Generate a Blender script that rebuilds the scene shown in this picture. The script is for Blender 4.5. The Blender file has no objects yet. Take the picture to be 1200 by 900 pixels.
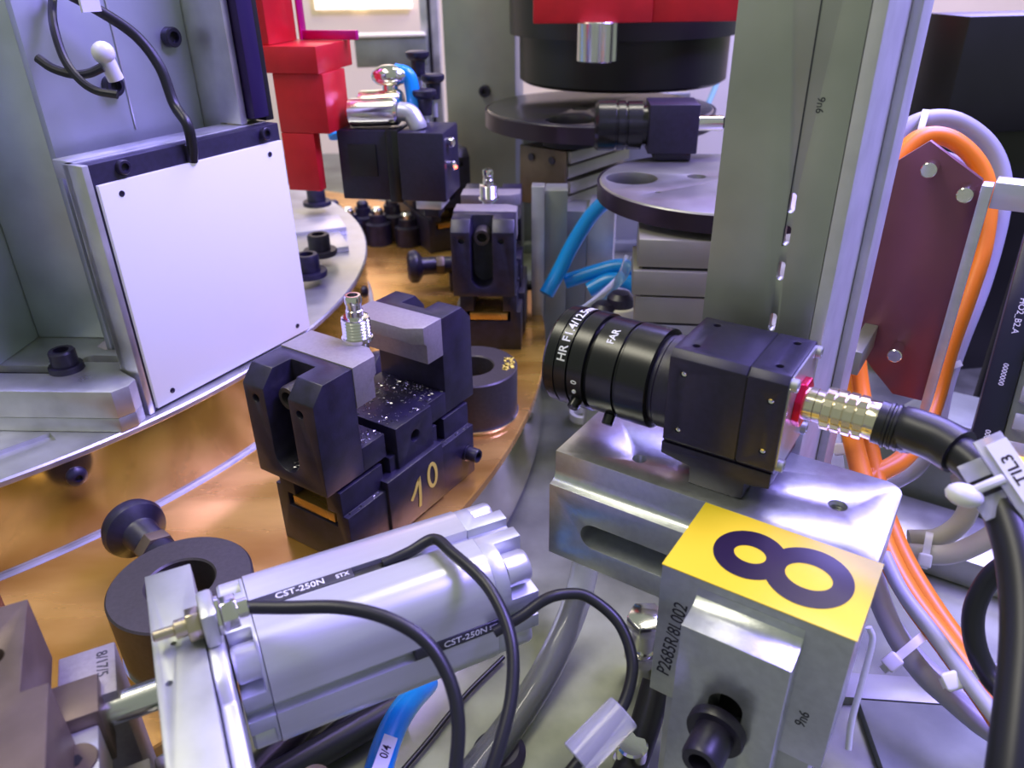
import bpy, bmesh, math, random
from mathutils import Vector, Matrix
from math import radians as rad, sin, cos, pi
random.seed(4)
S = 0.001            # everything below is written in millimetres
ZC = 415.0           # photographer's lens height above the machine floor (mm)
scene = bpy.context.scene
col = scene.collection

# ------------------------------------------------------------------ camera
FPX = 900.0
PITCH, ROLL = rad(28.6), rad(0.87)
_f = Vector((0, cos(PITCH), -sin(PITCH))); _r = Vector((1, 0, 0)); _u = _r.cross(_f)
CR = _r * cos(ROLL) - _u * sin(ROLL); CU = CR.cross(_f); CF = _f
cd = bpy.data.cameras.new('camera'); cam = bpy.data.objects.new('camera', cd); col.objects.link(cam)
cd.sensor_fit = 'HORIZONTAL'; cd.sensor_width = 36; cd.lens = FPX / 1200 * 36
cd.clip_start = 0.01; cd.clip_end = 50
m = Matrix((CR, CU, -CF)).transposed().to_4x4(); m.translation = Vector((0, 0, ZC * S)); cam.matrix_world = m
scene.camera = cam
cd.dof.use_dof = True; cd.dof.focus_distance = 0.42; cd.dof.aperture_fstop = 11.0

# ------------------------------------------------------------------ light and exposure
vs = scene.view_settings
vs.view_transform = 'Standard'; vs.look = 'None'; vs.gamma = 1.0; vs.exposure = 0.40; vs.use_curve_mapping = False
w = bpy.data.worlds.new('world'); scene.world = w; w.use_nodes = True
w.node_tree.nodes['Background'].inputs[0].default_value = (0.80, 0.90, 0.76, 1)
w.node_tree.nodes['Background'].inputs[1].default_value = 0.25

def area_light(name, loc, target, sx, sy, power, color):
    d = bpy.data.lights.new(name, 'AREA'); d.shape = 'RECTANGLE'; d.size = sx; d.size_y = sy; d.energy = power; d.color = color
    o = bpy.data.objects.new(name, d); col.objects.link(o); o.location = loc
    o.rotation_euler = (Vector(target) - Vector(loc)).to_track_quat('-Z', 'Y').to_euler()
    return o
area_light('ceiling_lamp', (0.95, 0.50, 1.65), (0.0, 0.45, 0.15), 0.9, 0.5, 54, (0.34, 0.27, 1.0))
area_light('ceiling_lamp.001', (-0.75, 0.35, 1.75), (-0.1, 0.45, 0.1), 1.2, 0.3, 11, (1.0, 0.95, 0.76))
area_light('ceiling_lamp.002', (0.6, 1.3, 1.9), (0.4, 1.7, 0.3), 1.2, 0.3, 15, (1.0, 0.93, 0.80))
area_light('wall_lamp', (0.95, 1.90, 1.25), (0.05, 0.40, 0.15), 1.1, 0.7, 40, (0.34, 0.29, 1.0))

# ------------------------------------------------------------------ pixel helpers (design positions at their real height or distance)
def ray(px, py): return CF + CR * ((px - 600) / FPX) - CU * ((py - 450) / FPX)
def atz(px, py, z):
    d = ray(px, py); return d * (z / d.z)
def atd(px, py, depth): return ray(px, py) * depth
def glob(x, y, o, a):
    a = rad(a); return Vector((o[0] + x * cos(a) - y * sin(a), o[1] + x * sin(a) + y * cos(a)))

# ------------------------------------------------------------------ materials
def newmat(name):
    mt = bpy.data.materials.new(name); mt.use_nodes = True
    return mt, mt.node_tree, mt.node_tree.nodes['Principled BSDF']
def mat(name, color, rough=0.5, metal=0.0, noise=0.0, nscale=60, bump=0.0, bscale=300, stretch=None, rvar=0.0, spec=0.5, color2=None, coat=0.0):
    mt, nt, p = newmat(name)
    p.inputs['Base Color'].default_value = (*color, 1); p.inputs['Roughness'].default_value = rough; p.inputs['Metallic'].default_value = metal
    p.inputs['Specular IOR Level'].default_value = spec; p.inputs['Coat Weight'].default_value = coat
    tc = nt.nodes.new('ShaderNodeTexCoord'); mp = nt.nodes.new('ShaderNodeMapping')
    nt.links.new(tc.outputs['Object'], mp.inputs[0])
    if stretch: mp.inputs['Scale'].default_value = stretch
    if noise or rvar or color2:
        n = nt.nodes.new('ShaderNodeTexNoise'); n.inputs['Scale'].default_value = nscale; n.inputs['Detail'].default_value = 5
        nt.links.new(mp.outputs[0], n.inputs[0])
        r = nt.nodes.new('ShaderNodeValToRGB'); nt.links.new(n.outputs[0], r.inputs[0])
        r.color_ramp.elements[0].position = 0.32; r.color_ramp.elements[1].position = 0.68
        c0 = [max(0, c * (1 - noise)) for c in color]; c1 = [min(1, c * (1 + noise)) for c in color]
        if color2: c1 = color2
        r.color_ramp.elements[0].color = (*c0, 1); r.color_ramp.elements[1].color = (*c1, 1)
        nt.links.new(r.outputs[0], p.inputs['Base Color'])
        if rvar:
            mr = nt.nodes.new('ShaderNodeMapRange'); nt.links.new(n.outputs[0], mr.inputs[0])
            mr.inputs[3].default_value = max(0.02, rough - rvar); mr.inputs[4].default_value = rough + rvar
            mr.inputs[1].default_value = 0.3; mr.inputs[2].default_value = 0.7
            nt.links.new(mr.outputs[0], p.inputs['Roughness'])
    if bump:
        n2 = nt.nodes.new('ShaderNodeTexNoise'); n2.inputs['Scale'].default_value = bscale; n2.inputs['Detail'].default_value = 4
        nt.links.new(mp.outputs[0], n2.inputs[0])
        b = nt.nodes.new('ShaderNodeBump'); b.inputs['Strength'].default_value = bump; b.inputs['Distance'].default_value = 0.0006
        nt.links.new(n2.outputs[0], b.inputs['Height']); nt.links.new(b.outputs[0], p.inputs['Normal'])
    return mt
def glassy(name, color, alpha_rough=0.1, trans=0.9, rough=0.1):
    mt, nt, p = newmat(name)
    p.inputs['Base Color'].default_value = (*color, 1); p.inputs['Transmission Weight'].default_value = trans
    p.inputs['Roughness'].default_value = rough; p.inputs['IOR'].default_value = 1.35
    return mt
def emis(name, color, e, base=(0.8, 0.8, 0.8)):
    mt, nt, p = newmat(name)
    p.inputs['Base Color'].default_value = (*base, 1); p.inputs['Emission Color'].default_value = (*color, 1); p.inputs['Emission Strength'].default_value = e
    p.inputs['Roughness'].default_value = 0.35
    return mt
M = {}
M['gold'] = mat('bronze_coated_plate', (0.78, 0.38, 0.07), 0.27, 0.68, noise=0.25, nscale=7, bump=0.06, bscale=120, stretch=(1, 3, 1), rvar=0.07, color2=(0.95, 0.58, 0.16))
M['mirror'] = mat('polished_steel', (0.80, 0.74, 0.62), 0.12, 1.0, noise=0.1, nscale=20, rvar=0.05)
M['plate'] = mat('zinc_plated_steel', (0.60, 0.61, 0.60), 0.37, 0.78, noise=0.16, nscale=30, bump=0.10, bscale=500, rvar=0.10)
M['zinc'] = mat('galvanised_bracket', (0.60, 0.62, 0.63), 0.30, 0.86, noise=0.06, nscale=260, bump=0.10, bscale=900, rvar=0.02)
M['alu'] = mat('brushed_aluminium', (0.68, 0.69, 0.74), 0.32, 0.62, noise=0.06, nscale=120, stretch=(0.05, 1, 1), bump=0.04, bscale=900)
M['alu_cap'] = mat('cast_aluminium_cap', (0.60, 0.62, 0.68), 0.42, 0.6, noise=0.06, nscale=80, bump=0.06, bscale=800)
M['milled'] = mat('milled_steel', (0.42, 0.44, 0.40), 0.48, 0.7, noise=0.16, nscale=40, bump=0.08, bscale=500, rvar=0.08)
M['tan'] = mat('tan_tool_steel', (0.17, 0.13, 0.095), 0.45, 0.6, noise=0.15, nscale=60, bump=0.08, bscale=600)
M['insert'] = mat('grey_jaw_steel', (0.36, 0.33, 0.34), 0.47, 0.5, noise=0.07, nscale=500, bump=0.15, bscale=900)
M['blackox'] = mat('black_oxide_steel', (0.016, 0.013, 0.033), 0.38, 0.0, noise=0.4, nscale=120, bump=0.10, bscale=700, spec=0.6)
M['blackan'] = mat('black_anodised_aluminium', (0.017, 0.013, 0.038), 0.40, 0.0, noise=0.2, nscale=300, bump=0.10, bscale=2500, spec=0.55)
M['lensblack'] = mat('lens_black_paint', (0.006, 0.006, 0.007), 0.27, 0.0, spec=0.6)
M['rubber'] = mat('black_cable_rubber', (0.012, 0.012, 0.016), 0.38, 0.0, spec=0.5)
M['dark'] = mat('recess_shade', (0.008, 0.008, 0.010), 0.6)  # near-black colour stands in for shade inside recesses and gaps
M['drum'] = mat('dark_drum_paint', (0.013, 0.012, 0.013), 0.40, 0.0, spec=0.5, noise=0.2, nscale=20)
M['red'] = mat('red_anodised', (0.62, 0.016, 0.022), 0.36, 0.12, noise=0.08, nscale=60, spec=0.5)
M['redring'] = mat('red_collar', (0.75, 0.01, 0.06), 0.25, 0.6)
M['chrome'] = mat('bright_nickel', (0.85, 0.83, 0.80), 0.14, 1.0)
M['nickelgold'] = mat('pale_gold_nickel', (0.86, 0.78, 0.62), 0.18, 1.0)
M['brass'] = mat('brass_tip', (0.62, 0.53, 0.40), 0.28, 1.0)
M['yellow'] = mat('yellow_label_film', (0.95, 0.72, 0.03), 0.28, 0.0, spec=0.5)
M['ink'] = mat('black_print', (0.022, 0.012, 0.030), 0.30, 0.0, spec=0.5)
M['marker'] = mat('black_marker_ink', (0.02, 0.02, 0.035), 0.6)
M['white'] = mat('white_print', (0.85, 0.85, 0.85), 0.5)
M['paint'] = mat('yellow_marker_paint', (0.85, 0.68, 0.12), 0.5)
M['nylon'] = mat('white_nylon', (0.80, 0.80, 0.82), 0.35, 0.0, spec=0.5)
M['orange'] = mat('orange_cable_jacket', (1.0, 0.27, 0.02), 0.38)
M['lilac'] = mat('grey_cable_jacket', (0.40, 0.40, 0.50), 0.40)
M['beige'] = mat('beige_cable_jacket', (0.55, 0.53, 0.45), 0.45)
M['blue'] = mat('blue_air_hose', (0.0, 0.30, 0.82), 0.28, 0.0, spec=0.6)
M['clear'] = glassy('clear_hose', (0.80, 0.84, 0.82), rough=0.12, trans=0.85)
M['sleeve'] = glassy('clear_plastic_sleeve', (0.92, 0.93, 0.97), rough=0.15, trans=0.7)
M['floorm'] = mat('machine_bed_steel', (0.25, 0.27, 0.20), 0.42, 0.6, noise=0.4, nscale=14, bump=0.10, bscale=60, rvar=0.12)
M['wall'] = mat('cream_wall_paint', (0.86, 0.74, 0.50), 0.8, noise=0.08, nscale=3)
M['cream'] = mat('cream_panel', (0.85, 0.80, 0.66), 0.6)
M['darkplate'] = mat('red_reflection_plate', (0.24, 0.09, 0.13), 0.32, 0.5, noise=0.15, nscale=10)  # mauve base colour stands in for a red reflection on the dark panel
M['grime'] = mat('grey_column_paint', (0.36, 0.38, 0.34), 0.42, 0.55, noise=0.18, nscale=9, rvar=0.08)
M['cast'] = mat('grey_green_casting', (0.24, 0.27, 0.23), 0.52, 0.25, noise=0.2, nscale=25, bump=0.1, bscale=200)
M['silver_tube'] = mat('turned_steel', (0.75, 0.74, 0.74), 0.20, 1.0)
M['diffuser'] = emis('white_diffuser', (0.80, 0.78, 1.0), 0.16, (0.74, 0.74, 0.76))
M['led'] = emis('red_signal_led', (1.0, 0.10, 0.05), 6.0, (0.6, 0.05, 0.05))
M['ledo'] = emis('amber_signal_led', (1.0, 0.45, 0.05), 3.0, (0.6, 0.3, 0.05))
M['pcb'] = mat('module_black_case', (0.012, 0.012, 0.030), 0.35)
M['sensor'] = mat('sensor_black_plastic', (0.035, 0.035, 0.05), 0.4)
M['chips'] = mat('metal_swarf', (0.60, 0.58, 0.60), 0.3, 1.0, noise=0.4, nscale=300)
M['magenta'] = mat('magenta_red_anodised', (0.60, 0.01, 0.20), 0.30, 0.3)

M['ringm'] = mat('blackened_ring_steel', (0.075, 0.066, 0.068), 0.40, 0.45, noise=0.1, nscale=400, bump=0.12, bscale=900)

# ------------------------------------------------------------------ mesh builder
class B:
    def __init__(s): s.bm = bmesh.new()
    def box(s, x0, x1, y0, y1, z0, z1):
        v = [s.bm.verts.new(p) for p in ((x0,y0,z0),(x1,y0,z0),(x1,y1,z0),(x0,y1,z0),(x0,y0,z1),(x1,y0,z1),(x1,y1,z1),(x0,y1,z1))]
        for f in ((3,2,1,0),(4,5,6,7),(0,1,5,4),(1,2,6,5),(2,3,7,6),(3,0,4,7)): s.bm.faces.new([v[i] for i in f])
        return s
    def prism(s, pts, axis, a, b):
        def mk(u, v, t): return {'x': (t, u, v), 'y': (u, t, v), 'z': (u, v, t)}[axis]
        A = [s.bm.verts.new(mk(u, v, a)) for u, v in pts]; C = [s.bm.verts.new(mk(u, v, b)) for u, v in pts]
        s.bm.faces.new(A); s.bm.faces.new(list(reversed(C)))
        n = len(pts)
        for i in range(n): s.bm.faces.new((A[i], C[i], C[(i+1) % n], A[(i+1) % n]))
        return s
    def lathe(s, p, d, prof, n=32, ph=0.0):
        """prof: (t along d, radius) list; closed with caps where the radius is > 0"""
        p = Vector(p); d = Vector(d).normalized()
        a = d.orthogonal().normalized(); b = d.cross(a)
        if abs(d.z) > 0.999: a, b = Vector((1, 0, 0)), Vector((0, 1, 0)) * (1 if d.z > 0 else -1)
        rings = []
        for t, r in prof:
            if r <= 1e-6: rings.append([s.bm.verts.new(p + d * t)])
            else: rings.append([s.bm.verts.new(p + d * t + a * (r * cos(2*pi*i/n + ph)) + b * (r * sin(2*pi*i/n + ph))) for i in range(n)])
        for k in range(len(rings) - 1):
            R0, R1 = rings[k], rings[k+1]
            for i in range(n):
                j = (i + 1) % n
                if len(R0) == 1 and len(R1) == 1: break
                if len(R0) == 1: s.bm.faces.new((R0[0], R1[j], R1[i]))
                elif len(R1) == 1: s.bm.faces.new((R0[i], R0[j], R1[0]))
                else: s.bm.faces.new((R0[i], R0[j], R1[j], R1[i]))
        if prof[0] != prof[-1]:
            if len(rings[0]) > 1: s.bm.faces.new(list(reversed(rings[0])))
            if len(rings[-1]) > 1: s.bm.faces.new(rings[-1])
        else:
            bmesh.ops.remove_doubles(s.bm, verts=s.bm.verts, dist=1e-4)
        return s
    def cyl(s, p, q, r, n=24, r2=None, ch=0.0, ph=0.0):
        p = Vector(p); q = Vector(q); L = (q - p).length; r2 = r if r2 is None else r2
        if ch: return s.lathe(p, q - p, [(0, r - ch), (ch, r), (L - ch, r2), (L, r2 - ch)], n, ph)
        return s.lathe(p, q - p, [(0, r), (L, r2)], n, ph)
    def tube(s, pts, r, n=10, smooth=True, steps=8):
        pts = [Vector(p) for p in pts]
        if smooth and len(pts) > 2:
            out = []
            P = [pts[0] * 2 - pts[1]] + pts + [pts[-1] * 2 - pts[-2]]
            for i in range(1, len(P) - 2):
                for k in range(steps):
                    t = k / steps; p0, p1, p2, p3 = P[i-1], P[i], P[i+1], P[i+2]
                    out.append(0.5 * ((2*p1) + (p2-p0)*t + (2*p0-5*p1+4*p2-p3)*t*t + (3*p1-p0-3*p2+p3)*t**3))
            out.append(pts[-1]); pts = out
        rings = []; nrm = None
        for i, p in enumerate(pts):
            t = (pts[min(i+1, len(pts)-1)] - pts[max(i-1, 0)]).normalized()
            nrm = t.orthogonal().normalized() if nrm is None else (nrm - t * nrm.dot(t)).normalized()
            b = t.cross(nrm)
            rings.append([s.bm.verts.new(p + nrm * (r * cos(2*pi*k/n)) + b * (r * sin(2*pi*k/n))) for k in range(n)])
        for a, c in zip(rings, rings[1:]):
            for k in range(n): s.bm.faces.new((a[k], a[(k+1) % n], c[(k+1) % n], c[k]))
        s.bm.faces.new(list(reversed(rings[0]))); s.bm.faces.new(rings[-1])
        return s
    def ball(s, p, r, sx=1, sy=1, sz=1, n=16):
        mtx = Matrix.Translation(Vector(p)) @ Matrix.Diagonal((sx*r, sy*r, sz*r, 1))
        bmesh.ops.create_uvsphere(s.bm, u_segments=n, v_segments=max(6, n//2), radius=1, matrix=mtx); return s
    def rot(s, ang, axis='Z', c=(0, 0, 0)):
        bmesh.ops.rotate(s.bm, verts=s.bm.verts, cent=c, matrix=Matrix.Rotation(rad(ang), 3, axis)); return s
    def move(s, v):
        bmesh.ops.translate(s.bm, verts=s.bm.verts, vec=v); return s
    def cut(s, *others):
        def tmp(b):
            bmesh.ops.recalc_face_normals(b.bm, faces=b.bm.faces)
            me = bpy.data.meshes.new('tmp'); b.bm.to_mesh(me); o = bpy.data.objects.new('tmp', me); col.objects.link(o); return o
        base = tmp(s); cs = [tmp(o) for o in others]
        for c in cs:
            md = base.modifiers.new('b', 'BOOLEAN'); md.operation = 'DIFFERENCE'; md.solver = 'EXACT'; md.object = c
        dg = bpy.context.evaluated_depsgraph_get(); me = bpy.data.meshes.new_from_object(base.evaluated_get(dg))
        s.bm.free(); s.bm = bmesh.new(); s.bm.from_mesh(me); bpy.data.meshes.remove(me)
        for o in [base] + cs:
            d = o.data; bpy.data.objects.remove(o); bpy.data.meshes.remove(d)
        return s
    def out(s, name, material, parent=None, bevel=0.0, seg=2, angle=32, kind=None, label=None):
        bm = s.bm
        bmesh.ops.recalc_face_normals(bm, faces=bm.faces)
        if bevel:
            bmesh.ops.dissolve_limit(bm, angle_limit=rad(1), verts=bm.verts, edges=bm.edges)
            es = [e for e in bm.edges if len(e.link_faces) == 2 and e.calc_face_angle(0) > rad(38)]
            bmesh.ops.bevel(bm, geom=es, offset=bevel, segments=seg, profile=0.5, affect='EDGES', clamp_overlap=True)
        for f in bm.faces: f.smooth = True
        for e in bm.edges:
            if len(e.link_faces) == 2 and e.calc_face_angle(0) > rad(angle): e.smooth = False
        bmesh.ops.scale(bm, verts=bm.verts, vec=(S, S, S))
        if parent is None: bmesh.ops.translate(bm, verts=bm.verts, vec=(0, 0, ZC * S))
        me = bpy.data.meshes.new(name); bm.to_mesh(me); bm.free()
        me.materials.append(M[material] if isinstance(material, str) else material)
        o = bpy.data.objects.new(name, me); col.objects.link(o)
        if parent is not None: o.parent = parent
        if kind: o['kind'] = kind
        if label: o['label'] = label
        return o
def tag(o, label, cat, group=None, kind=None):
    o['label'] = label; o['category'] = cat
    if group: o['group'] = group
    if kind: o['kind'] = kind
    return o
def thing(name, label, cat, o=(0, 0, -ZC), a=0.0, group=None):
    e = bpy.data.objects.new(name, None); col.objects.link(e); e.empty_display_size = 0.02
    e.location = (o[0] * S, o[1] * S, (o[2] + ZC) * S); e.rotation_euler = (0, 0, rad(a))
    return tag(e, label, cat, group)
def dup(root, o, a, label=None, group=None):
    def cp(x, par):
        c = x.copy(); col.objects.link(c); c.parent = par
        for ch in x.children: cp(ch, c)
        return c
    c = cp(root, None); c.location = (o[0] * S, o[1] * S, (o[2] + ZC) * S); c.rotation_euler = (0, 0, rad(a))
    if label: c['label'] = label
    if group: c['group'] = group
    return c
def text(s, size, fn, name, material, parent, bold=0.0, depth=0.15, squeeze=1.0, label=None):
    """lettering as thin raised print: fn maps (u, v, w) in mm to the parent's frame; u along the line, v up, w off the surface"""
    cu = bpy.data.curves.new('t', 'FONT'); cu.body = s; cu.size = size; cu.offset = bold; cu.extrude = depth; cu.resolution_u = 3
    cu.align_x = 'CENTER'; cu.align_y = 'CENTER'
    o = bpy.data.objects.new('t', cu); col.objects.link(o)
    dg = bpy.context.evaluated_depsgraph_get(); me = bpy.data.meshes.new_from_object(o.evaluated_get(dg))
    b = B(); b.bm.from_mesh(me); bpy.data.objects.remove(o); bpy.data.curves.remove(cu); bpy.data.meshes.remove(me)
    for v in b.bm.verts: v.co = Vector(fn(v.co.x * squeeze, v.co.y, v.co.z))
    return b.out(name, material, parent, label=label)
def hexsocket(p, d, r, depth):
    p = Vector(p); d = Vector(d).normalized()
    return B().cyl(p + d * 0.5, p - d * depth, r, n=6)
def cap_screw(parent, p, d, r, h, mt='blackox', name='cap_screw', washer=0.0, wh=2.0, n=24):
    """socket head: p = seat on the surface, d = outward direction"""
    p = Vector(p); d = Vector(d).normalized(); q = p + d * (wh if washer else 0)
    if washer:
        B().lathe(p, d, [(0, washer), (wh * .8, washer), (wh, washer - .5), (wh, 0)], n).out('washer', mt, parent)
    b = B().lathe(q, d, [(0, 0), (0, r), (h * .88, r), (h, r * .9), (h, r * .58), (h * .45, r * .55), (h * .4, 0)], n)
    o = b.out(name, mt, parent)
    B().cyl(q + d * h * .42, q + d * h * .46, r * .5, n=6).out('hex_socket', 'dark', o)
    return o
def rrect(x0, x1, y0, y1, r, n=6):
    pts = []
    for cx, cy, a0 in ((x1 - r, y1 - r, 0), (x0 + r, y1 - r, 90), (x0 + r, y0 + r, 180), (x1 - r, y0 + r, 270)):
        for i in range(n + 1):
            a = rad(a0 + 90 * i / n); pts.append((cx + r * cos(a), cy + r * sin(a)))
    return pts
def slot_pts(x0, x1, y, r, n=8):
    return rrect(x0, x1, y - r, y + r, r * 0.999, n)


# ================================================================== THE SETTING
b = B().box(-1400, 1400, -500, 2000, -ZC - 20, -ZC); o = b.out('floor', 'floorm'); o['kind'] = 'structure'
b = B().box(-1400, 1400, 2000, 2030, -ZC, 900); o = b.out('wall_back', 'wall'); o['kind'] = 'structure'

# ------------------------------------------------------------------ rotary table and fixed centre plate
D = Vector((-616.0, 723.0)); RO, RI = 651.0, 468.0; ZD, ZI = -330.0, -264.0
def st(r, th): return Vector((D.x + r * cos(rad(th)), D.y + r * sin(rad(th))))
t = thing('rotary_indexing_table', 'large round bronze coloured rotary table carrying black fixtures and rings', 'rotary table', (D.x, D.y, -ZC))
zz = ZC
B().lathe((0, 0, 0), (0, 0, 1), [(ZD + zz - 7, 0), (ZD + zz - 7, RO), (ZD + zz - 1, RO), (ZD + zz, RO - 1), (ZD + zz, 0)], 256).out('table_top', 'gold', t)
B().lathe((0, 0, 0), (0, 0, 1), [(9, 0), (9, RO - 3), (ZD + zz - 7.3, RO - 3), (ZD + zz - 7.3, 0)], 256).out('polished_skirt', 'mirror', t)
B().lathe((0, 0, 0), (0, 0, 1), [(0, 0), (0, RO - 12), (9, RO - 12), (9, 0)], 128).out('foot', 'dark', t)

t = thing('centre_plate', 'fixed round silver centre plate standing proud of the bronze table', 'machine plate', (D.x, D.y, ZD))
H = ZI - ZD
B().lathe((0, 0, 0), (0, 0, 1), [(0.6, RI - 60), (0.6, RI - 3), (H - 5, RI - 3), (H - 5, RI - 60), (.6, RI - 60)], 256).out('side_wall', 'mirror', t)
B().lathe((0, 0, 0), (0, 0, 1), [(0.1, RI - 2.9), (0.1, RI + 1), (1.4, RI), (1.6, RI - 2.9), (.1, RI - 2.9)], 256).out('base_bead', 'milled', t)
pl = B().lathe((0, 0, 0), (0, 0, 1), [(H - 5, 0), (H - 5, RI - .8), (H - 4.2, RI), (H - 1.2, RI), (H, RI - 1.2), (H, 0)], 256)
q = atz(30, 520, ZI); q2 = atz(-40, 545, ZI)
cutter = B().box(-150, 22, -6, 6, H - 3, H + 4); an = math.degrees(math.atan2(q.y - q2.y, q.x - q2.x))
cutter.rot(an).move((atz(62, 511, ZI).x - D.x - 22 * cos(rad(an)), atz(62, 511, ZI).y - D.y - 22 * sin(rad(an)), 0))
pl.cut(cutter).out('plate', 'plate', t)
for px, py, zr in ((90, 558, -292), (427, 342, -290)):
    # button head screws in the side wall
    best = min((abs((atz(px, py, z).xy - D).length - (RI - 3)), z) for z in range(-325, -268, 1)); z = best[1]
    c = atz(px, py, z); d = (c.xy - D).normalized()
    p = Vector((d.x * (RI - 3.2), d.y * (RI - 3.2), z - ZD)); dd = Vector((d.x, d.y, 0))
    sc = B().lathe(p, dd, [(0, 6.6), (2, 6.2), (3.6, 4.6), (4.2, 3), (4.2, 2.2), (2.4, 2.0), (2.2, 0)], 20).out('button_screw', 'blackox', t)
    B().cyl(p + dd * 2.4, p + dd * 2.7, 1.9, n=6).out('hex_socket', 'dark', sc)

# ------------------------------------------------------------------ clamping fixtures (built once, copied round the table)
def fixture():
    t = thing('clamping_fixture', 'x', 'clamping fixture', (0, 0, ZD), 0, 'black clamping fixtures on the rotary table')
    # base with T slot along the jaw travel (local y)
    prof = [(-28, 0), (34, 0), (34, 40), (30, 40), (30, 57), (17, 57), (17, 40), (24, 40), (24, 30), (-18, 30), (-18, 40), (-11, 40), (-11, 57), (-24, 57), (-24, 44), (-28, 44)]
    B().prism(prof, 'y', -64, 64).cut(B().box(16, 40, -27, -20, 41, 60), B().box(16, 40, 28, 36, 41, 60), B().box(16, 40, -12, 20, 42, 60)).out('base', 'blackox', t, 0.5)
    B().box(-15, 21, -63, 63, 31, 38).out('slot_nut', 'gold', t, 0.5)
    B().box(26, 36, -30, 26, 2, 46).out('number_block', 'blackox', t, 0.8)
    cb = B().prism([(-14, 40), (22, 40), (22, 76), (-14, 76)], 'x', -26, 32).cut(B().cyl((20, 4, 62), (40, 4, 62), 4.2))
    cb.out('centre_block', 'blackox', t, 0.7)
    B().cyl((26.5, 4, 62), (27, 4, 62), 4.1).out('bore', 'dark', t)
    for s in (-1, 1):
        def Y(y): return s * y
        pts = [(Y(41), 59), (Y(73), 59), (Y(73), 120), (Y(64), 130), (Y(41), 130)]
        j = B().prism(pts, 'x', -28.5, 29)
        foot = B().box(-28.5, 29, min(Y(41.2), Y(21)), max(Y(41.2), Y(21)), 59, 76)
        slot = B().prism([(u, v) for u, v in rrect(-11, 9, 67, 150, 9.9, 8)], 'y', min(Y(50), Y(90)), max(Y(50), Y(90)))
        gap = B().box(-5, 5, min(Y(40), Y(55)), max(Y(40), Y(55)), 116, 140)
        h1 = B().cyl((-19, Y(68), 112), (-19, Y(80), 112), 2.6); h2 = B().cyl((17, Y(68), 112), (17, Y(80), 112), 2.6)
        jo = j.cut(slot, h1, h2).out('jaw', 'blackox', t, 0.6)
        foot.out('jaw_foot', 'blackox', t, 0.6)
        cap_screw(t, (-1, Y(50.2), 113), (0, s, 0), 7.8, 15, 'ringm', 'clamp_screw')
        ip = [(Y(41), 130.6), (Y(15), 130.6), (Y(15), 121), (Y(21), 119), (Y(21), 104), (Y(41), 104)]
        ins = B().prism([(Y(41), 130.6), (Y(16), 130.6), (Y(16), 121), (Y(19), 119), (Y(23), 119), (Y(25), 117), (Y(25), 104), (Y(41), 104)], 'x', -29.4, 29.4)
        v = B().lathe((0, 0, 90), (0, 0, 1), [(0, 13.5), (60, 13.5)], 32)
        cw = B().prism([(30, Y(15)), (30, Y(23)), (18, Y(15))], 'z', 90, 140)
        ins.cut(v, cw).out('jaw_insert', 'insert', t, 0.5)
    cap_screw(t, (34.2, 56, 20), (1, 0, 0), 5.2, 8, 'blackox', 'side_screw', washer=6.2, wh=1.5)
    return t
FX = st(594.7, -32.0)
F_ORG = glob(-13.5, 30, (-97.6, 405.3), -33.5); fx0 = fixture()
fx0.location = (F_ORG.x * S, F_ORG.y * S, (ZD + ZC) * S); fx0.rotation_euler = (0, 0, rad(-33.5))
fx0['label'] = 'black clamping fixture marked with a yellow hand-painted 10'
fr = (F_ORG - D).length; fth = math.degrees(math.atan2(F_ORG.y - D.y, F_ORG.x - D.x))
c1 = st(fr, fth + 30.3); dup(fx0, (c1.x, c1.y, ZD), -4.0, 'black clamping fixture standing behind the grey ring, seen end on')
c2 = st(fr, fth + 60); dup(fx0, (c2.x, c2.y, ZD), 26.5, 'black clamping fixture in the shade behind the dark camera on the red bracket')
# yellow hand painted number on the first fixture
def face_x(x, y0, z0, tilt=0.0):
    c, s_ = cos(rad(tilt)), sin(rad(tilt))
    return lambda u, v, w: (x + w, y0 + u * c - v * s_, z0 + u * s_ + v * c)
def stroke(pts, wd, name, material, parent, fn, closed=False, thick=.3):
    b = B(); n = len(pts); L = []
    for i, (u, v) in enumerate(pts):
        a = pts[(i - 1) % n] if closed or i > 0 else pts[i]; c_ = pts[(i + 1) % n] if closed or i < n - 1 else pts[i]
        d = Vector((c_[0] - a[0], c_[1] - a[1])).normalized(); nn_ = Vector((-d.y, d.x)) * (wd / 2)
        L.append([b.bm.verts.new(fn(u + nn_.x, v + nn_.y, thick)), b.bm.verts.new(fn(u - nn_.x, v - nn_.y, thick)), b.bm.verts.new(fn(u - nn_.x, v - nn_.y, 0)), b.bm.verts.new(fn(u + nn_.x, v + nn_.y, 0))])
    for i in range(n if closed else n - 1):
        A, C = L[i], L[(i + 1) % n]
        for k in range(4): b.bm.faces.new((A[k], A[(k + 1) % 4], C[(k + 1) % 4], C[k]))
    if not closed: b.bm.faces.new(L[0]); b.bm.faces.new(L[-1])
    return b.out(name, material, parent)
stroke([(-7.5, -2), (-4, 3), (-1, 9), (.5, 12), (1.2, 4), (1.4, -4), (1.0, -11)], 2.6, 'painted_number', 'paint', fx0, face_x(36.1, -2, 21, -4))
stroke([(4.2 * cos(a) - 1.2 * sin(a), 8.8 * sin(a)) for a in [2 * pi * k / 22 for k in range(22)]], 2.6, 'painted_number', 'paint', fx0, face_x(36.1, 13, 27, -8), True)
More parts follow.
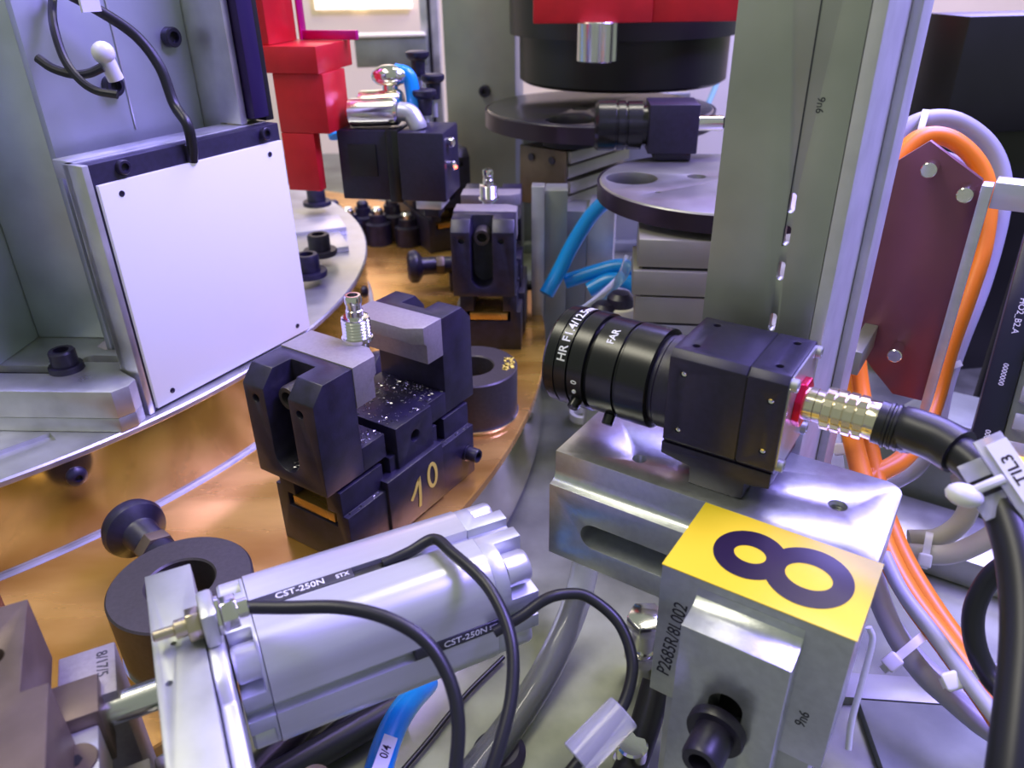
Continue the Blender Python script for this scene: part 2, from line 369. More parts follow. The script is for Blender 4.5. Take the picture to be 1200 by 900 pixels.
# swarf lying in the fixture
b = B()
for i in range(420):
    k = random.random()
    if k < .35: x, y, z = random.uniform(-20, 28), random.uniform(22, 40), 76.4
    elif k < .6: x, y, z = random.uniform(-24, 30), random.uniform(-13, 21), 76.4
    elif k < .8: x, y, z = random.uniform(-10, 28), random.uniform(-40, -22), 76.4
    elif k < .9: x, y, z = random.uniform(-6, 4), random.uniform(-71, -52), 67.8
    else: x, y, z = random.uniform(31, 33.5), random.uniform(-60, 60), 40.4
    s_ = random.uniform(.35, .9); b2 = Matrix.Translation((x, y, z)) @ Matrix.Rotation(random.uniform(0, 6), 4, 'Z') @ Matrix.Rotation(random.uniform(0, 1), 4, 'X') @ Matrix.Diagonal((s_ * 2, s_ * .6, s_ * .5, 1))
    bmesh.ops.create_cube(b.bm, size=1, matrix=b2)
o = b.out('metal_swarf', 'chips', fx0, kind='stuff')

# workpieces held in the fixtures
def workpiece(c, label):
    t = thing('threaded_fitting', label, 'fitting', (c.x, c.y, ZD + 100), 0, 'nickel plated fittings held in the fixtures')
    B().lathe((0, 0, 0), (0, 0, 1), [(0, 6.5), (29.5, 6.5), (30.7, 9.6), (32.6, 9.6), (33, 8.2)], 32).out('shank', 'chrome', t)
    pr = [(33, 8.2)]
    for i in range(6): pr += [(33.4 + i * 2, 8.8), (34.4 + i * 2, 7.9)]
    pr += [(45.4, 8.4), (46, 6)]
    B().lathe((0, 0, 0), (0, 0, 1), pr, 32).out('threaded_collar', 'chrome', t)
    B().lathe((0, 0, 0), (0, 0, 1), [(46, 5.2), (50, 5.2), (50.5, 4.7), (54, 4.7), (54.5, 5.2), (58.5, 5.2), (59.5, 4.6), (59.5, 3.2), (52, 3), (52, 0)], 32).out('nose', 'chrome', t)
    return t
w0 = workpiece(glob(-8.5, 19.5, (-97.6, 405.3), -33.5), 'silver threaded fitting clamped in the fixture numbered 10')
w1 = dup(w0, (c1.x, c1.y, ZD + 100), 0, 'silver fitting clamped in the fixture behind the grey ring')

# ------------------------------------------------------------------ rings standing on the table and their plungers
def ring(c, label):
    t = thing('spacer_ring', label, 'ring', (c.x, c.y, ZD), 0, 'dark steel rings on the rotary table')
    B().lathe((0, 0, 0), (0, 0, 1), [(4, 17.5), (4, 36.5), (44, 37), (45, 36), (45, 18.5), (44, 17.5), (4, 17.5)], 64).out('ring_body', M['ringm'], t)
    B().lathe((0, 0, 0), (0, 0, 1), [(0, 16), (0, 36.5), (3, 37.8), (4, 37.6), (4, 16), (0, 16)], 64).out('foot', 'chrome', t)
    return t
r0 = ring(atz(553, 428, ZD + 45), 'dark steel ring with brass fleck beside the fixture numbered 10')
c = atz(211, 681, ZD + 45); dup(r0, (c.x, c.y, ZD), 0, 'dark steel ring partly under the end of the cylinder mounting block')
c = st(606, 13); dup(r0, (c.x, c.y, ZD), 0, 'dark steel ring hidden behind the end-on fixture')
b = B()
for i in range(26):
    a = random.uniform(-.3, .35); r = random.uniform(27, 34); s_ = random.uniform(1, 3)
    bmesh.ops.create_cube(b.bm, size=1, matrix=Matrix.Translation((r * cos(a), r * sin(a), 45.4)) @ Matrix.Rotation(random.uniform(0, 6), 4, 'Z') @ Matrix.Diagonal((s_ * 1.6, s_, .8, 1)))
b.out('brass_fleck', 'paint', r0, kind='stuff')
def plunger(c, a, label):
    """indexing plunger lying radially: local +x points outward"""
    t = thing('index_plunger', label, 'knob', (c.x, c.y, ZD + 30), a, 'black index plungers lying beside the rings')
    B().lathe((0, 0, 0), (1, 0, 0), [(-3, 0), (-3, 12), (0, 17.5), (5, 19), (9, 18), (12, 14), (14, 11)], 32).out('knob', 'blackox', t)
    B().lathe((14, 0, 0), (1, 0, 0), [(0, 11), (2, 10), (14, 10), (16, 9)], 24).out('neck', 'blackox', t)
    B().cyl((30, 0, 0), (39, 0, 0), 11.5, n=6).out('hex_nut', 'tan', t, 0.4)
    B().cyl((39, 0, 0), (62, 0, 0), 9.5, n=24).out('threaded_body', 'blackox', t)
    B().box(44, 58, -8, 8, -30, -8).out('holder', 'blackox', t, 0.5)
    return t
c = atz(150, 606, ZD + 36); an = math.degrees(math.atan2(c.y - D.y, c.x - D.x))
p0 = plunger(c, an, 'black plunger knob lying beside the ring at the cylinder mounting block')
c = atz(480, 309, ZD + 34); dup(p0, (c.x, c.y, ZD + 30), 8, 'black plunger knob pointing at the end-on fixture')
c = st(520, -16.5); dup(p0, (c.x, c.y, ZD + 30), -16, 'black plunger knob behind the fixture numbered 10')

# ------------------------------------------------------------------ machine vision camera on its bracket (frame: x along the optical axis to the rear, y across)
CO, CA = (70.3, 304.4), -34.0
ZP = -217.5
t = thing('machine_vision_camera', 'black industrial camera with large lens on the silver bracket', 'camera', (CO[0], CO[1], ZP), CA)
z0, z1 = ZP + 19 - ZP, 67.5      # housing from 19 to 67.5 above the plate
def sect(c=3.2, y0=0, y1=46, a=18.5, b_=67.5):
    return [(y0 + c, a), (y1 - c, a), (y1, a + c), (y1, b_ - c), (y1 - c, b_), (y0 + c, b_), (y0, b_ - c), (y0, a + c)]
h = B().prism(sect(), 'x', 0, 34.6)
hs = [B().cyl((x, -1, z), (x, 3, z), 1.5, n=12) for x, z in ((7, 57), (7, 28))] + [B().cyl((x, y, 65), (x, y, 70), 1.7, n=12) for x, y in ((8, 10), (8, 36))]
h.cut(*hs).out('front_housing', 'blackan', t, 0.35)
h = B().prism(sect(), 'x', 35.2, 52)
hs = [B().cyl((x, -1, z), (x, 3, z), 1.5, n=12) for x, z in ((46, 55), (46, 30))] + [B().cyl((x, y, 65), (x, y, 70), 1.7, n=12) for x, y in ((45, 10), (45, 36))]
h.cut(*hs).out('rear_housing', 'blackan', t, 0.35)
B().prism(sect(3.6, .4, 45.6, 18.9, 67.1), 'x', 34.4, 35.4).out('seam', 'dark', t)
for x, z in ((7, 57), (7, 28), (46, 55), (46, 30)):
    B().lathe((x, 1.4, z), (0, -1, 0), [(0, 1.4), (.5, 1.2), (.2, .6), (.2, 0)], 12).out('side_screw', 'chrome', t)
B().prism(sect(4, 1.2, 44.8, 19.7, 66.3), 'x', 52, 52.8).out('rear_label', M['plate'], t)
for y, z in ((4.5, 63), (41.5, 63), (4.5, 23), (41.5, 23)):
    cap_screw(t, (52.0, y, z), (1, 0, 0), 3.0, 3.2, 'milled', 'corner_screw', n=16)
# red collar and socket
B().cyl((52.8, 23, 46.5), (56.0, 23, 46.5), 11.5, n=8, ph=.39).out('red_flange', 'redring', t, 0.5)
B().cyl((56.0, 23, 46.5), (60, 23, 46.5), 7.6).out('socket', 'nickelgold', t)
# lens
L0 = 39.5
lens = B().lathe((0, 23, L0), (-1, 0, 0), [(0, 0), (0, 23), (7, 23), (8, 22), (10, 22)], 64).out('lens_mount', 'blackan', t)
B().lathe((0, 23, L0), (-1, 0, 0), [(10, 0), (10, 24), (10.6, 25), (25.5, 25), (26.2, 24), (26.2, 0)], 64).out('lens_barrel', 'lensblack', t)
B().lathe((0, 23, L0), (-1, 0, 0), [(26.2, 0), (26.2, 23.4), (27.4, 23.4), (27.6, 24.6), (41, 24.6), (41.6, 24), (41.6, 0)], 64).out('focus_ring', 'lensblack', t)
B().lathe((0, 23, L0), (-1, 0, 0), [(41.6, 0), (41.6, 23), (43, 23), (43.2, 25.4), (51, 25.4), (51.2, 24.4), (52, 24.4), (52.2, 25.4), (58, 25.4), (58.3, 24.8), (59, 24.8), (59.2, 25.4), (64.5, 25.2), (66, 24), (66, 20), (62, 17), (61, 0)], 64).out('iris_ring', 'lensblack', t)
B().lathe((-60.5, 23, L0), (-1, 0, 0), [(0, 17), (1.5, 12), (2.2, 0)], 48).out('front_glass', M['lensblack'], t)
def on_lens(xc, ang0, r=25.45):
    # lettering round the barrel: u runs round, v along the axis towards the front
    def fn(u, v, w_):
        a = rad(ang0) + u / r; rr = r + w_
        return (xc - v, 23 - rr * cos(a), L0 + rr * sin(a))
    return fn
text('HR F1.4/12.5mm', 6.2, on_lens(-55.2, 66), 'lens_lettering', 'white', t, bold=0.12, depth=0.05)
text('FAR', 5.2, on_lens(-33.5, 62, 24.65), 'lens_lettering', 'white', t, bold=0.12, depth=0.05)
text('0', 4.4, on_lens(-47.0, -2), 'lens_lettering', 'white', t, bold=0.1, depth=0.05)
B().cyl((-47, 23 - 25 * cos(rad(-14)), L0 + 25 * sin(rad(-14))), (-47, 23 - 26 * cos(rad(-14)), L0 + 26 * sin(rad(-14))), 1.1, n=10).out('index_mark', 'white', t)
for xl, an in ((-47, -30), (-31, -50)):
    d = Vector((0, -cos(rad(an)), sin(rad(an)))); p = Vector((xl, 23, L0))
    B().cyl(p + d * 24.4, p + d * 30, 2.9, n=16, ch=.4).out('thumb_screw', 'lensblack', t)
# dovetail mount
mp = [(-1, 18.4), (51, 18.4), (51, 10.5), (40, 9), (40, 1), (36, 0.05), (14, 0.05), (14, 9), (-1, 12)]
B().prism(mp, 'y', 2, 44).out('dovetail_mount', 'blackan', t, 0.5)

# ------------------------------------------------------------------ bracket
t = thing('camera_bracket', 'silver machined bracket plate carrying the black lens camera', 'bracket', (CO[0], CO[1], -ZC), CA)
zb = ZP + ZC
prof = [(-8, zb), (54, zb), (54, zb - 62), (-14, zb - 62), (-14, zb - 17), (-11.5, zb - 16.6), (-9.6, zb - 15.6), (-8.4, zb - 13.6), (-8, zb - 11)]
pl = B().prism(prof, 'x', -53, 101)
rc = B().prism([(92, 60), (92, 54.01)] + [(92 + 9.01 * sin(rad(k * 9)), 45 + 9.01 * cos(rad(k * 9))) for k in range(11)] + [(110, 45), (110, 60)], 'z', zb - 90, zb + 10)
slot = B().prism(slot_pts(-34, 70, zb - 41, 7.5), 'y', -30, 20)
hole1 = B().cyl((-14, 8, zb - 20), (-14, 8, zb + 5), 3.6); hole2 = B().cyl((78, 22, zb - 20), (78, 22, zb + 5), 4.2)
pl.cut(slot, hole1, hole2, rc).out('slotted_plate', 'zinc', t, 0.45)
B().lathe((78, 22, zb - 14), (0, 0, 1), sum([[(i * 1.4, 4.2), (i * 1.4 + .7, 3.3)] for i in range(9)], []) + [(13.3, 4.2), (13.3, 4.6), (0, 4.6), (0, 4.2)], 24).out('threaded_insert', 'milled', t)
# front bar with leg and bolt
bar = B().box(27, 103, -57, -14.2, zb - 74, zb - .1)
bar.out('front_bar', 'zinc', t, 0.5)
leg = B().prism([(-57.1, zb - 4), (-58, zb - 8), (-60.5, zb - 10.2), (-64, zb - 11), (-73, zb - 11.4), (-73, 0.2), (-57.1, 0.2)], 'x', 43, 86)
leg.cut(B().prism(rrect(58, 72, zb - 66, zb - 38, 7), 'y', -80, -40)).out('leg', 'zinc', t, 0.6)
B().box(59, 71, -57.6, -57.12, zb - 65, zb - 39).out('slot_back', 'dark', t)
cap_screw(t, (63.5, -73, zb - 58), (0, -1, 0), 8.2, 15, 'blackox', 'clamp_bolt', washer=12, wh=4.5, n=40)
def face_y(x0, y, z0, tilt):
    c, s_ = cos(rad(tilt)), sin(rad(tilt))
    return lambda u, v, w_: (x0 + u * c - v * s_, y - w_, z0 + u * s_ + v * c)
text('P2685R/8L002', 8.5, face_y(35, -57.05, zb - 39, 84), 'marker_writing', 'marker', t, bold=0.05, depth=0.08, squeeze=0.9)
text('9n6', 6.0, face_y(92, -57.05, zb - 50, 84), 'marker_writing', 'marker', t, depth=0.08)
B().box(33, 98, -50, -20, 0.2, zb - 74.2).out('post', 'plate', t, 0.5)

# yellow number sticker lying over the bar
t = thing('number_sticker', 'yellow rectangular sticker with a large black 8', 'sticker', (CO[0], CO[1], ZP), CA)
B().box(27, 103.4, -57.4, -8.6, 0.0, 0.45).out('label_film', 'yellow', t)
def eight():
    b = B()
    def annulus(cx, cy, ro, ri, sx, z):
        n = 56; A = []; C = []
        for i in range(n):
            a = 2 * pi * i / n
            A.append(b.bm.verts.new((cx + ro * sx * cos(a), cy + ro * sin(a), z))); C.append(b.bm.verts.new((cx + ri[0] * cos(a), cy + ri[1] * sin(a), z)))
        for i in range(n): b.bm.faces.new((A[i], A[(i+1) % n], C[(i+1) % n], C[i]))
    annulus(55.5, -32.5, 15.4, (6.6, 5.4), 0.97, .62); annulus(79.5, -32.8, 17.8, (9.2, 7.6), 0.97, .60)
    return b
eight().out('numeral', 'ink', t)

# ------------------------------------------------------------------ camera cable
t = thing('camera_cable', 'thick black camera cable with gold plug and white tag', 'cable', (CO[0], CO[1], -ZC), CA)
def cz(z): return z + ZC
zc_ = ZP + 46.5 + ZC
pr = [(0, 7.4), (3, 7.4), (3.4, 8.6)]
for i in range(4):
    pr += [(3.6 + i * 4.4, 9.0), (7.2 + i * 4.4, 9.0), (7.4 + i * 4.4, 8.2), (7.8 + i * 4.4, 8.2)]
pr += [(21.6, 8.4), (25, 8.4)]
plug = B().lathe((60.3, 23, zc_), (1, 0, 0), pr, 40)
plug.out('plug_shell', 'nickelgold', t)
g = B()
for k in range(18):
    a = 2 * pi * k / 18; d = Vector((0, cos(a), sin(a))); e = Vector((0, -sin(a), cos(a)))
    for i in range(4):
        x0 = 60.3 + 3.8 + i * 4.4; c = Vector((x0 + 1.7, 23, zc_)) + d * 9.0
        mtx = Matrix((Vector((1, 0, 0)), d, e)).transposed().to_4x4(); mtx.translation = c
        bmesh.ops.create_cube(g.bm, size=1, matrix=mtx @ Matrix.Diagonal((3.3, 1.0, 2.4, 1)))
g.out('knurling', 'nickelgold', t, kind='stuff')
def at_local(px, py, depth):
    q = atd(px, py, depth); v = Vector((q.x - CO[0], q.y - CO[1])); a = rad(-CA)
    return Vector((v.x * cos(a) - v.y * sin(a), v.x * sin(a) + v.y * cos(a), q.z + ZC))
pb = Vector((85.2, 23, zc_))
path = [pb, pb + Vector((12, -.5, -.5)), at_local(1066, 503, 316), at_local(1098, 515, 308), at_local(1124, 530, 300)]
B().tube(path, 9.3, 20).out('strain_relief', 'rubber', t)
for i in range(4):
    B().lathe(pb + Vector((3.5 + i * 2.6, -.2, -.2)), (1, -.03, -.03), [(0, 9.2), (.4, 9.9), (1.4, 9.9), (1.8, 9.2), (0, 9.2)], 24).out('grip_rib', 'rubber', t)
path2 = [at_local(1112, 523, 304), at_local(1145, 549, 294), at_local(1172, 590, 285), at_local(1190, 640, 275), at_local(1199, 700, 266), at_local(1200, 760, 258), at_local(1194, 830, 250), at_local(1186, 900, 243), at_local(1178, 960, 238)]
B().tube(path2, 7.4, 20).out('cable_jacket', 'rubber', t)
# tag along the cable
a0, a1 = at_local(1146, 518, 289), at_local(1216, 622, 273); ax = (a1 - a0).normalized(); sd = (at_local(1166, 508, 288) - a0); sd = (sd - ax * sd.dot(ax)).normalized(); nn = ax.cross(sd).normalized()
if nn.dot(a0 - at_local(600, 450, 0.001)) > 0: nn = -nn
def slab(p, lu, lv, lw, off_u=0, off_v=0, off_w=0):
    b = B(); mtx = Matrix((ax, sd, nn)).transposed().to_4x4(); mtx.translation = p + ax * off_u + sd * off_v + nn * off_w
    bmesh.ops.create_cube(b.bm, size=1, matrix=mtx @ Matrix.Diagonal((lu, lv, lw, 1))); return b
Lt = (a1 - a0).length
slab(a0, Lt, 10.5, 1.6, Lt / 2, 2.5, 3).out('tag_holder', 'sleeve', t, 0.3)
slab(a0, 23, 7.6, .6, 14.5, 4.0, 4.2).out('paper_tag', 'white', t)
cen = a0 + ax * 14.5 + sd * 4.0 + nn * 4.55
text('TIL3', 5.6, lambda u, v, w_: cen - ax * u + sd * (-v) + nn * w_, 'tag_print', 'ink', t, bold=0.08, depth=0.06, squeeze=1.15)
slab(a0, 7, 9, .8, 9, -7, 1).out('tag_clip', 'sleeve', t, 0.3)
slab(a0, 8, 11, .8, 23, -8, 1).out('tag_clip', 'sleeve', t, 0.3)
pz = a0 + ax * 16 - sd * 15 + nn * 2.5
B().ball(pz, 5.2, 1.25, 1, .8).out('tie_head', 'nylon', t)
B().tube([pz, pz + sd * 8 + nn * 2, pz + sd * 14 + nn * 1.5], 1.8, 10).out('tie_strap', 'nylon', t)

# ------------------------------------------------------------------ pneumatic cylinder (frame: x along the axis, rod towards -x)
YO, YA, YZ = (-64.8, 245.6), 26.0, -250.0
t = thing('pneumatic_cylinder', 'silver compact pneumatic cylinder with two grooves and black sensor strips', 'pneumatic cylinder', (YO[0], YO[1], YZ), YA)
hs_ = 28.5; R_ = 15.0
def ysec(h=hs_, r=R_, groove=True):
    pts = []
    for k, (cx, cy, a0) in enumerate(((h - r, h - r, 0), (-(h - r), h - r, 90), (-(h - r), -(h - r), 180), (h - r, -(h - r), 270))):
        for i in range(11):
            a = rad(a0 + 9 * i); pts.append((cx + r * cos(a), cy + r * sin(a)))
        if groove:
            g, dp = 3.2, 4.6
            if k == 0: pts += [(g, h), (g, h - dp), (-g, h - dp), (-g, h)]
            if k == 1: pts += [(-h, g), (-h + dp, g), (-h + dp, -g), (-h, -g)]
            if k == 2: pts += [(-g, -h), (-g, -h + dp), (g, -h + dp), (g, -h)]
            if k == 3: pts += [(h, -g), (h - dp, -g), (h - dp, g), (h, g)]
    return pts
B().prism(ysec(), 'x', -45, 50).out('tube_body', 'alu', t, angle=25)
def cap(x0, x1, nm):
    b = B().prism(ysec(hs_ - .4, R_, True), 'x', x0, x1)
    xo = x1 if x0 > 0 else x0; xi = x1 - 13 if x0 > 0 else x0 + 9
    cs = []
    for sy in (-1, 1):
        for sz in (-1, 1):
            cs.append(B().box(min(xo, xi) - (0 if x0 > 0 else 2), max(xo, xi) + (2 if x0 > 0 else 0), *sorted((sy * 10.5, sy * 40)), *sorted((sz * 10.5, sz * 40))))
    return b.cut(*cs).out(nm, 'alu_cap', t, 0.5)
cap(50.2, 70, 'rear_cap'); cap(-55.8, -45.2, 'front_cap')
for sy in (-1, 1):
    for sz in (-1, 1):
        cap_screw(t, (57.2, sy * 18.5, sz * 18.5), (1, 0, 0), 7.4, 11, 'alu', 'tie_screw')
        cap_screw(t, (-46.7, sy * 18.5, sz * 18.5), (-1, 0, 0), 7.4, 9, 'alu', 'tie_screw')
B().cyl((-55.9, 0, 0), (-104, 0, 0), 6.2, 32, ch=.6).out('piston_rod', 'silver_tube', t)

# sensors in the grooves, each with its own lead
def yl(px, py, depth):
    q = atd(px, py, depth); v = Vector((q.x - YO[0], q.y - YO[1])); a = rad(-YA)
    return Vector((v.x * cos(a) - v.y * sin(a), v.x * sin(a) + v.y * cos(a), q.z - YZ))
t = thing('magnetic_sensor', 'black sensor strip in the top groove with a looping lead', 'sensor', (YO[0], YO[1], YZ), YA, 'magnetic sensors in the cylinder grooves')
B().box(-47, -3, -3.0, 3.0, 24.2, 28.9).out('sensor_body', 'sensor', t, 0.5)
B().box(-3, 14, -2.0, 2.0, 24.2, 27.5).out('sensor_tail', 'rubber', t, 0.8)
def top_g(x0): return lambda u, v, w_: (x0 + u, v, 28.95 + w_)
text('CST-250N', 4.6, top_g(-25), 'sensor_print', 'white', t, bold=0.05, depth=0.04)
text('STX', 3.2, top_g(-7.5), 'sensor_print', 'white', t, bold=0.05, depth=0.04)
lead = [Vector((10, 0, 27.4)), Vector((22, 0, 29.5)), Vector((33, -1, 33)), yl(530, 648, 322), yl(572, 688, 306), yl(598, 745, 294), yl(600, 810, 284), yl(585, 875, 275), yl(562, 940, 268)]
B().tube(lead, 2.5, 12).out('lead', 'rubber', t)
t = thing('magnetic_sensor', 'black sensor strip in the side groove with a lead curling behind', 'sensor', (YO[0], YO[1], YZ), YA, 'magnetic sensors in the cylinder grooves')
B().box(12, 52, -28.9, -24.2, -3.0, 3.0).out('sensor_body', 'sensor', t, 0.5)
def side_g(x0): return lambda u, v, w_: (x0 + u, -28.95 - w_, v)
text('CST-250N', 4.6, side_g(34.5), 'sensor_print', 'white', t, bold=0.05, depth=0.04)
text('STX', 3.2, side_g(48.3), 'sensor_print', 'white', t, bold=0.05, depth=0.04)
lead = [Vector((46, -32.2, 0.5)), Vector((59, -32.4, 4)), Vector((71, -32, 8)), yl(664, 696, 336), yl(690, 700, 336), yl(725, 730, 330), yl(741, 775, 323), yl(733, 820, 317), yl(712, 852, 313), yl(690, 878, 310), yl(655, 920, 305)]
B().tube(lead, 2.5, 12).out('lead', 'rubber', t)

# clear plastic sleeve on the second lead
p, q = atd(728, 848, 338), atd(672, 882, 332); d = (q - p)
p = atd(731, 834, 316); q = atd(676, 890, 309)
o = B().cyl(p, q, 7.8, 24, ch=.5)
o = o.out('cable_sleeve', 'sleeve'); tag(o, 'clear plastic sleeve round a black lead above the machine bed', 'sleeve')

# ------------------------------------------------------------------ mounting block and sensor plate in front of the cylinder
t = thing('cylinder_mount', 'grey steel mounting block across the rod end of the cylinder', 'mounting block', (YO[0], YO[1], -ZC), YA)
zt = -212 + ZC
B().box(-80, -62.8, -92, 25, zt - 12.5, zt).cut(B().cyl((-73, -17, zt - 5), (-73, -17, zt + 5), 1.0, n=10), B().cyl((-76, -35, zt - 5), (-76, -35, zt + 5), 1.2, n=10)).out('top_bar', 'milled', t, 0.7)
B().box(-80, -62.8, -92, 25, 86, zt - 12.6).cut(B().cyl((-90, 0, YZ + ZC), (-50, 0, YZ + ZC), 10)).out('upright', 'milled', t, 0.5)
B().box(-80, -62, -58, 4, 86.5, 92).out('heel', 'milled', t, 0.5)
t = thing('sensor_plate', 'thin bent silver plate beside the mounting block holding a hex nut', 'plate', (YO[0], YO[1], -ZC), YA)
zt = -213 + ZC
B().prism([(4, zt - 5), (0, zt), (-36, zt), (-41, zt - 2), (-46, zt - 7), (-92, zt - 7), (-92, zt - 46), (4, zt - 46)], 'x', -62.4, -56.6).cut(B().cyl((-70, 0, YZ + ZC), (-50, 0, YZ + ZC), 8)).out('plate', 'plate', t, 1.2, 3)
t = thing('proximity_sensor', 'brass tipped proximity switch with steel hex nut and black lead', 'sensor', (YO[0], YO[1], -ZC), YA)
ya, za = -18.0, zt + 7.6
B().box(-62.2, -56.8, ya - 7.5, ya + 7.5, zt + .3, zt + 15.5).out('holder', 'plate', t, 1.2)
B().cyl((-62.4, ya, za), (-67, ya, za), 6.0, n=6).out('hex_nut', 'brass', t, 0.4)
B().lathe((-67, ya, za), (-1, 0, 0), [(0, 3.4), (4, 3.4), (4.5, 2.0), (11, 2.0), (11.5, 1.4), (11.5, 0)], 20).out('tip', 'brass', t)
B().lathe((-56.7, ya, za), (1, 0, 0), [(0, 7.4), (1.2, 7.4), (1.3, 5)], 28).out('washer', 'chrome', t)
B().cyl((-55.3, ya, za), (-49.6, ya, za), 6.4, n=6).out('hex_nut', 'chrome', t, 0.5)
B().cyl((-49.6, ya, za), (-46, ya, za), 3.6).out('thread', 'chrome', t)
def yz(px, py, depth):
    v = yl(px, py, depth); v.z += YZ + ZC; return v
lead = [Vector((-47, ya, za)), yz(335, 712, 281), yz(400, 712, 279), yz(455, 725, 277), yz(500, 753, 274), yz(527, 797, 270), yz(537, 845, 266), yz(534, 900, 262), yz(524, 960, 258)]
B().tube(lead, 2.5, 12).out('lead', 'rubber', t)

# ------------------------------------------------------------------ pusher tooling at the rod end
t = thing('pusher_tool', 'tan steel stop plate and clevis hooked on the piston rod', 'tool holder', (YO[0], YO[1], ZD), YA)
def zl(z): return z - ZD
pl = B().prism([(-200, 30), (-120.5, 30), (-120.5, -18), (-112, -18), (-112, -90), (-200, -90)], 'z', zl(-242), zl(-210))
pl.cut(B().cyl((-131, 3, zl(-230)), (-131, 3, zl(-200)), 4.4)).out('stop_plate', 'tan', t, 0.5)
B().box(-200, -124, -90, 26, 0.3, zl(-242.2)).out('pedestal', 'tan', t, 0.5)
B().box(-126, -103, -13, 6, zl(-262), zl(-235)).out('clevis', 'tan', t, 0.6)
B().box(-119, -104.5, -40, -13.4, zl(-262), zl(-241)).out('tongue', 'plate', t, 0.6)
B().lathe((-112, -27, zl(-241)), (0, 0, 1), [(0, 0), (0, 7.5), (.8, 7.2), (.8, 3), (0.5, 0)], 28).out('countersunk_screw', 'tan', t)
B().cyl((-112, -27, zl(-240.4)), (-112, -27, zl(-240)), 2.6, n=6).out('hex_socket', 'dark', t)
b = thing('stop_block', 'small grey steel block with 8/17/5 handwritten in marker', 'block', (YO[0], YO[1], ZD), YA)
B().box(-118, -97.5, -1, 26, 0, zl(-240)).out('body', 'insert', b, 0.7)
text('8/17/5', 5.8, lambda u, v, w_: (-102.5 + v, 15.5 - u, zl(-239.95) + w_), 'marker_writing', 'marker', b, bold=0.04, depth=0.06, squeeze=0.95)
t = thing('guide_block', 'dark red block with bright speckled top under the piston rod', 'block', (YO[0], YO[1], ZD), YA)
B().box(-103.5, -92, -62, -18, 0, zl(-262)).out('body', 'insert', t, 0.5)
B().box(-91.5, -82, -60, -14, 0, zl(-268)).out('bright_step', 'chrome', t, 0.5)
B().cyl((-87, -34, zl(-267.8)), (-87, -34, zl(-264)), 4.5, n=20).out('green_plug', mat('dark_green_plastic', (0.01, 0.08, 0.03), .4), t)
c = atz(-2, 700, -300)
t = thing('red_stop', 'dark red metal stop at the edge of the bronze table', 'block', (c.x - 6, c.y - 8, ZD), 26)
B().box(-40, 6, -12, 20, 0, 46).out('body', mat('dark_red_steel', (0.09, 0.006, 0.02), .4, .3), t, 0.6)

# ------------------------------------------------------------------ hoses and leads low on the machine bed
def hose(name, label, cat, pts, r, mt, group=None, n=12):
    o = B().tube(pts, r, n).out(name, mt); return tag(o, label, cat, group)
def fl(px, py, up=8): return atz(px, py, -ZC + up)
t = thing('air_hose', 'blue air hose with a white tag reading 0/4 under the cylinder', 'hose')
def w_(v): return Vector((v.x, v.y, v.z + ZC))
hp = [atd(500, 800, 430), atd(480, 822, 400), atd(462, 850, 375), atd(447, 890, 352), atd(436, 940, 335)]
B().tube([w_(v) for v in hp], 6.6, 16).out('tube', 'blue', t)
ca, cb_ = w_(atd(455, 872, 352)), w_(atd(441, 912, 335)); ax2 = (cb_ - ca).normalized(); vv = -w_(ca).normalized()
vw = (Vector((0, 0, ZC)) - ca).normalized(); sd2 = ax2.cross(vw).normalized(); n2 = sd2.cross(ax2).normalized()
if n2.dot(vw) < 0: n2 = -n2
mtx = Matrix((ax2, sd2, n2)).transposed().to_4x4(); mtx.translation = (ca + cb_) / 2 + n2 * 3
bb = B(); bmesh.ops.create_cube(bb.bm, size=1, matrix=mtx @ Matrix.Diagonal((22, 6.5, 1, 1))); bb.out('hose_tag', 'white', t)
ct = (ca + cb_) / 2 + n2 * 3.6 - ax2 * 2
text('0/4', 5.5, lambda u, v, w2: ct - ax2 * u + sd2 * v + n2 * w2, 'tag_print', 'ink', t, bold=.06, depth=.05)
t = thing('clear_hose', 'clear plastic hose with dark fluid curving down across the machine bed', 'hose')
hp = [fl(690, 640, 70), fl(680, 690, 45), fl(662, 740, 26), fl(632, 800, 14), fl(590, 862, 10), fl(560, 900, 10), fl(520, 960, 10)]
B().tube([w_(v) for v in hp], 9.5, 16).out('tube', 'clear', t)
B().tube([w_(v) + Vector((-1, 0, -4)) for v in hp[1:]], 4.6, 12).out('dark_core', 'rubber', t)
hose('thin_wire', 'thin black wire running across the machine bed under the cylinder', 'wire', [fl(590, 770, 4), fl(545, 815, 4), fl(500, 870, 4), fl(470, 905, 4), fl(440, 940, 4)], 1.6, 'rubber')
hose('dark_hose', 'dark hose passing low beneath the cylinder body', 'hose', [fl(470, 825, 12), fl(420, 855, 12), fl(360, 890, 12), fl(300, 925, 12)], 9, 'rubber')
t = thing('hex_fitting', 'bright hex screw fitting standing on the bed beside the bracket', 'fitting', tuple(fl(752, 790, 0)))
B().cyl((0, 0, 0), (0, 0, 16), 7, n=24).out('stem', 'chrome', t)
B().cyl((0, 0, 16), (0, 0, 26), 13, n=6).out('hex_collar', 'chrome', t, 0.8)
B().cyl((0, 0, 26), (0, 0, 44), 9, n=24, ch=1).out('thread', 'chrome', t)
B().cyl((0, 0, 44), (0, 0, 53), 13, n=6).out('hex_collar', 'chrome', t, 0.8)
hose('bracket_hose', 'dark hose rising beside the writing on the silver bracket', 'hose', [fl(770, 800, 40), fl(756, 850, 24), fl(742, 890, 12), fl(720, 940, 10)], 9, 'rubber')
t = thing('hose_fitting', 'nickel push-in fitting on the bed at the dark hose', 'fitting', tuple(fl(738, 905, 0)))
B().cyl((0, 0, 0), (0, 0, 14), 11, n=6).out('hex_base', 'chrome', t, 0.8)
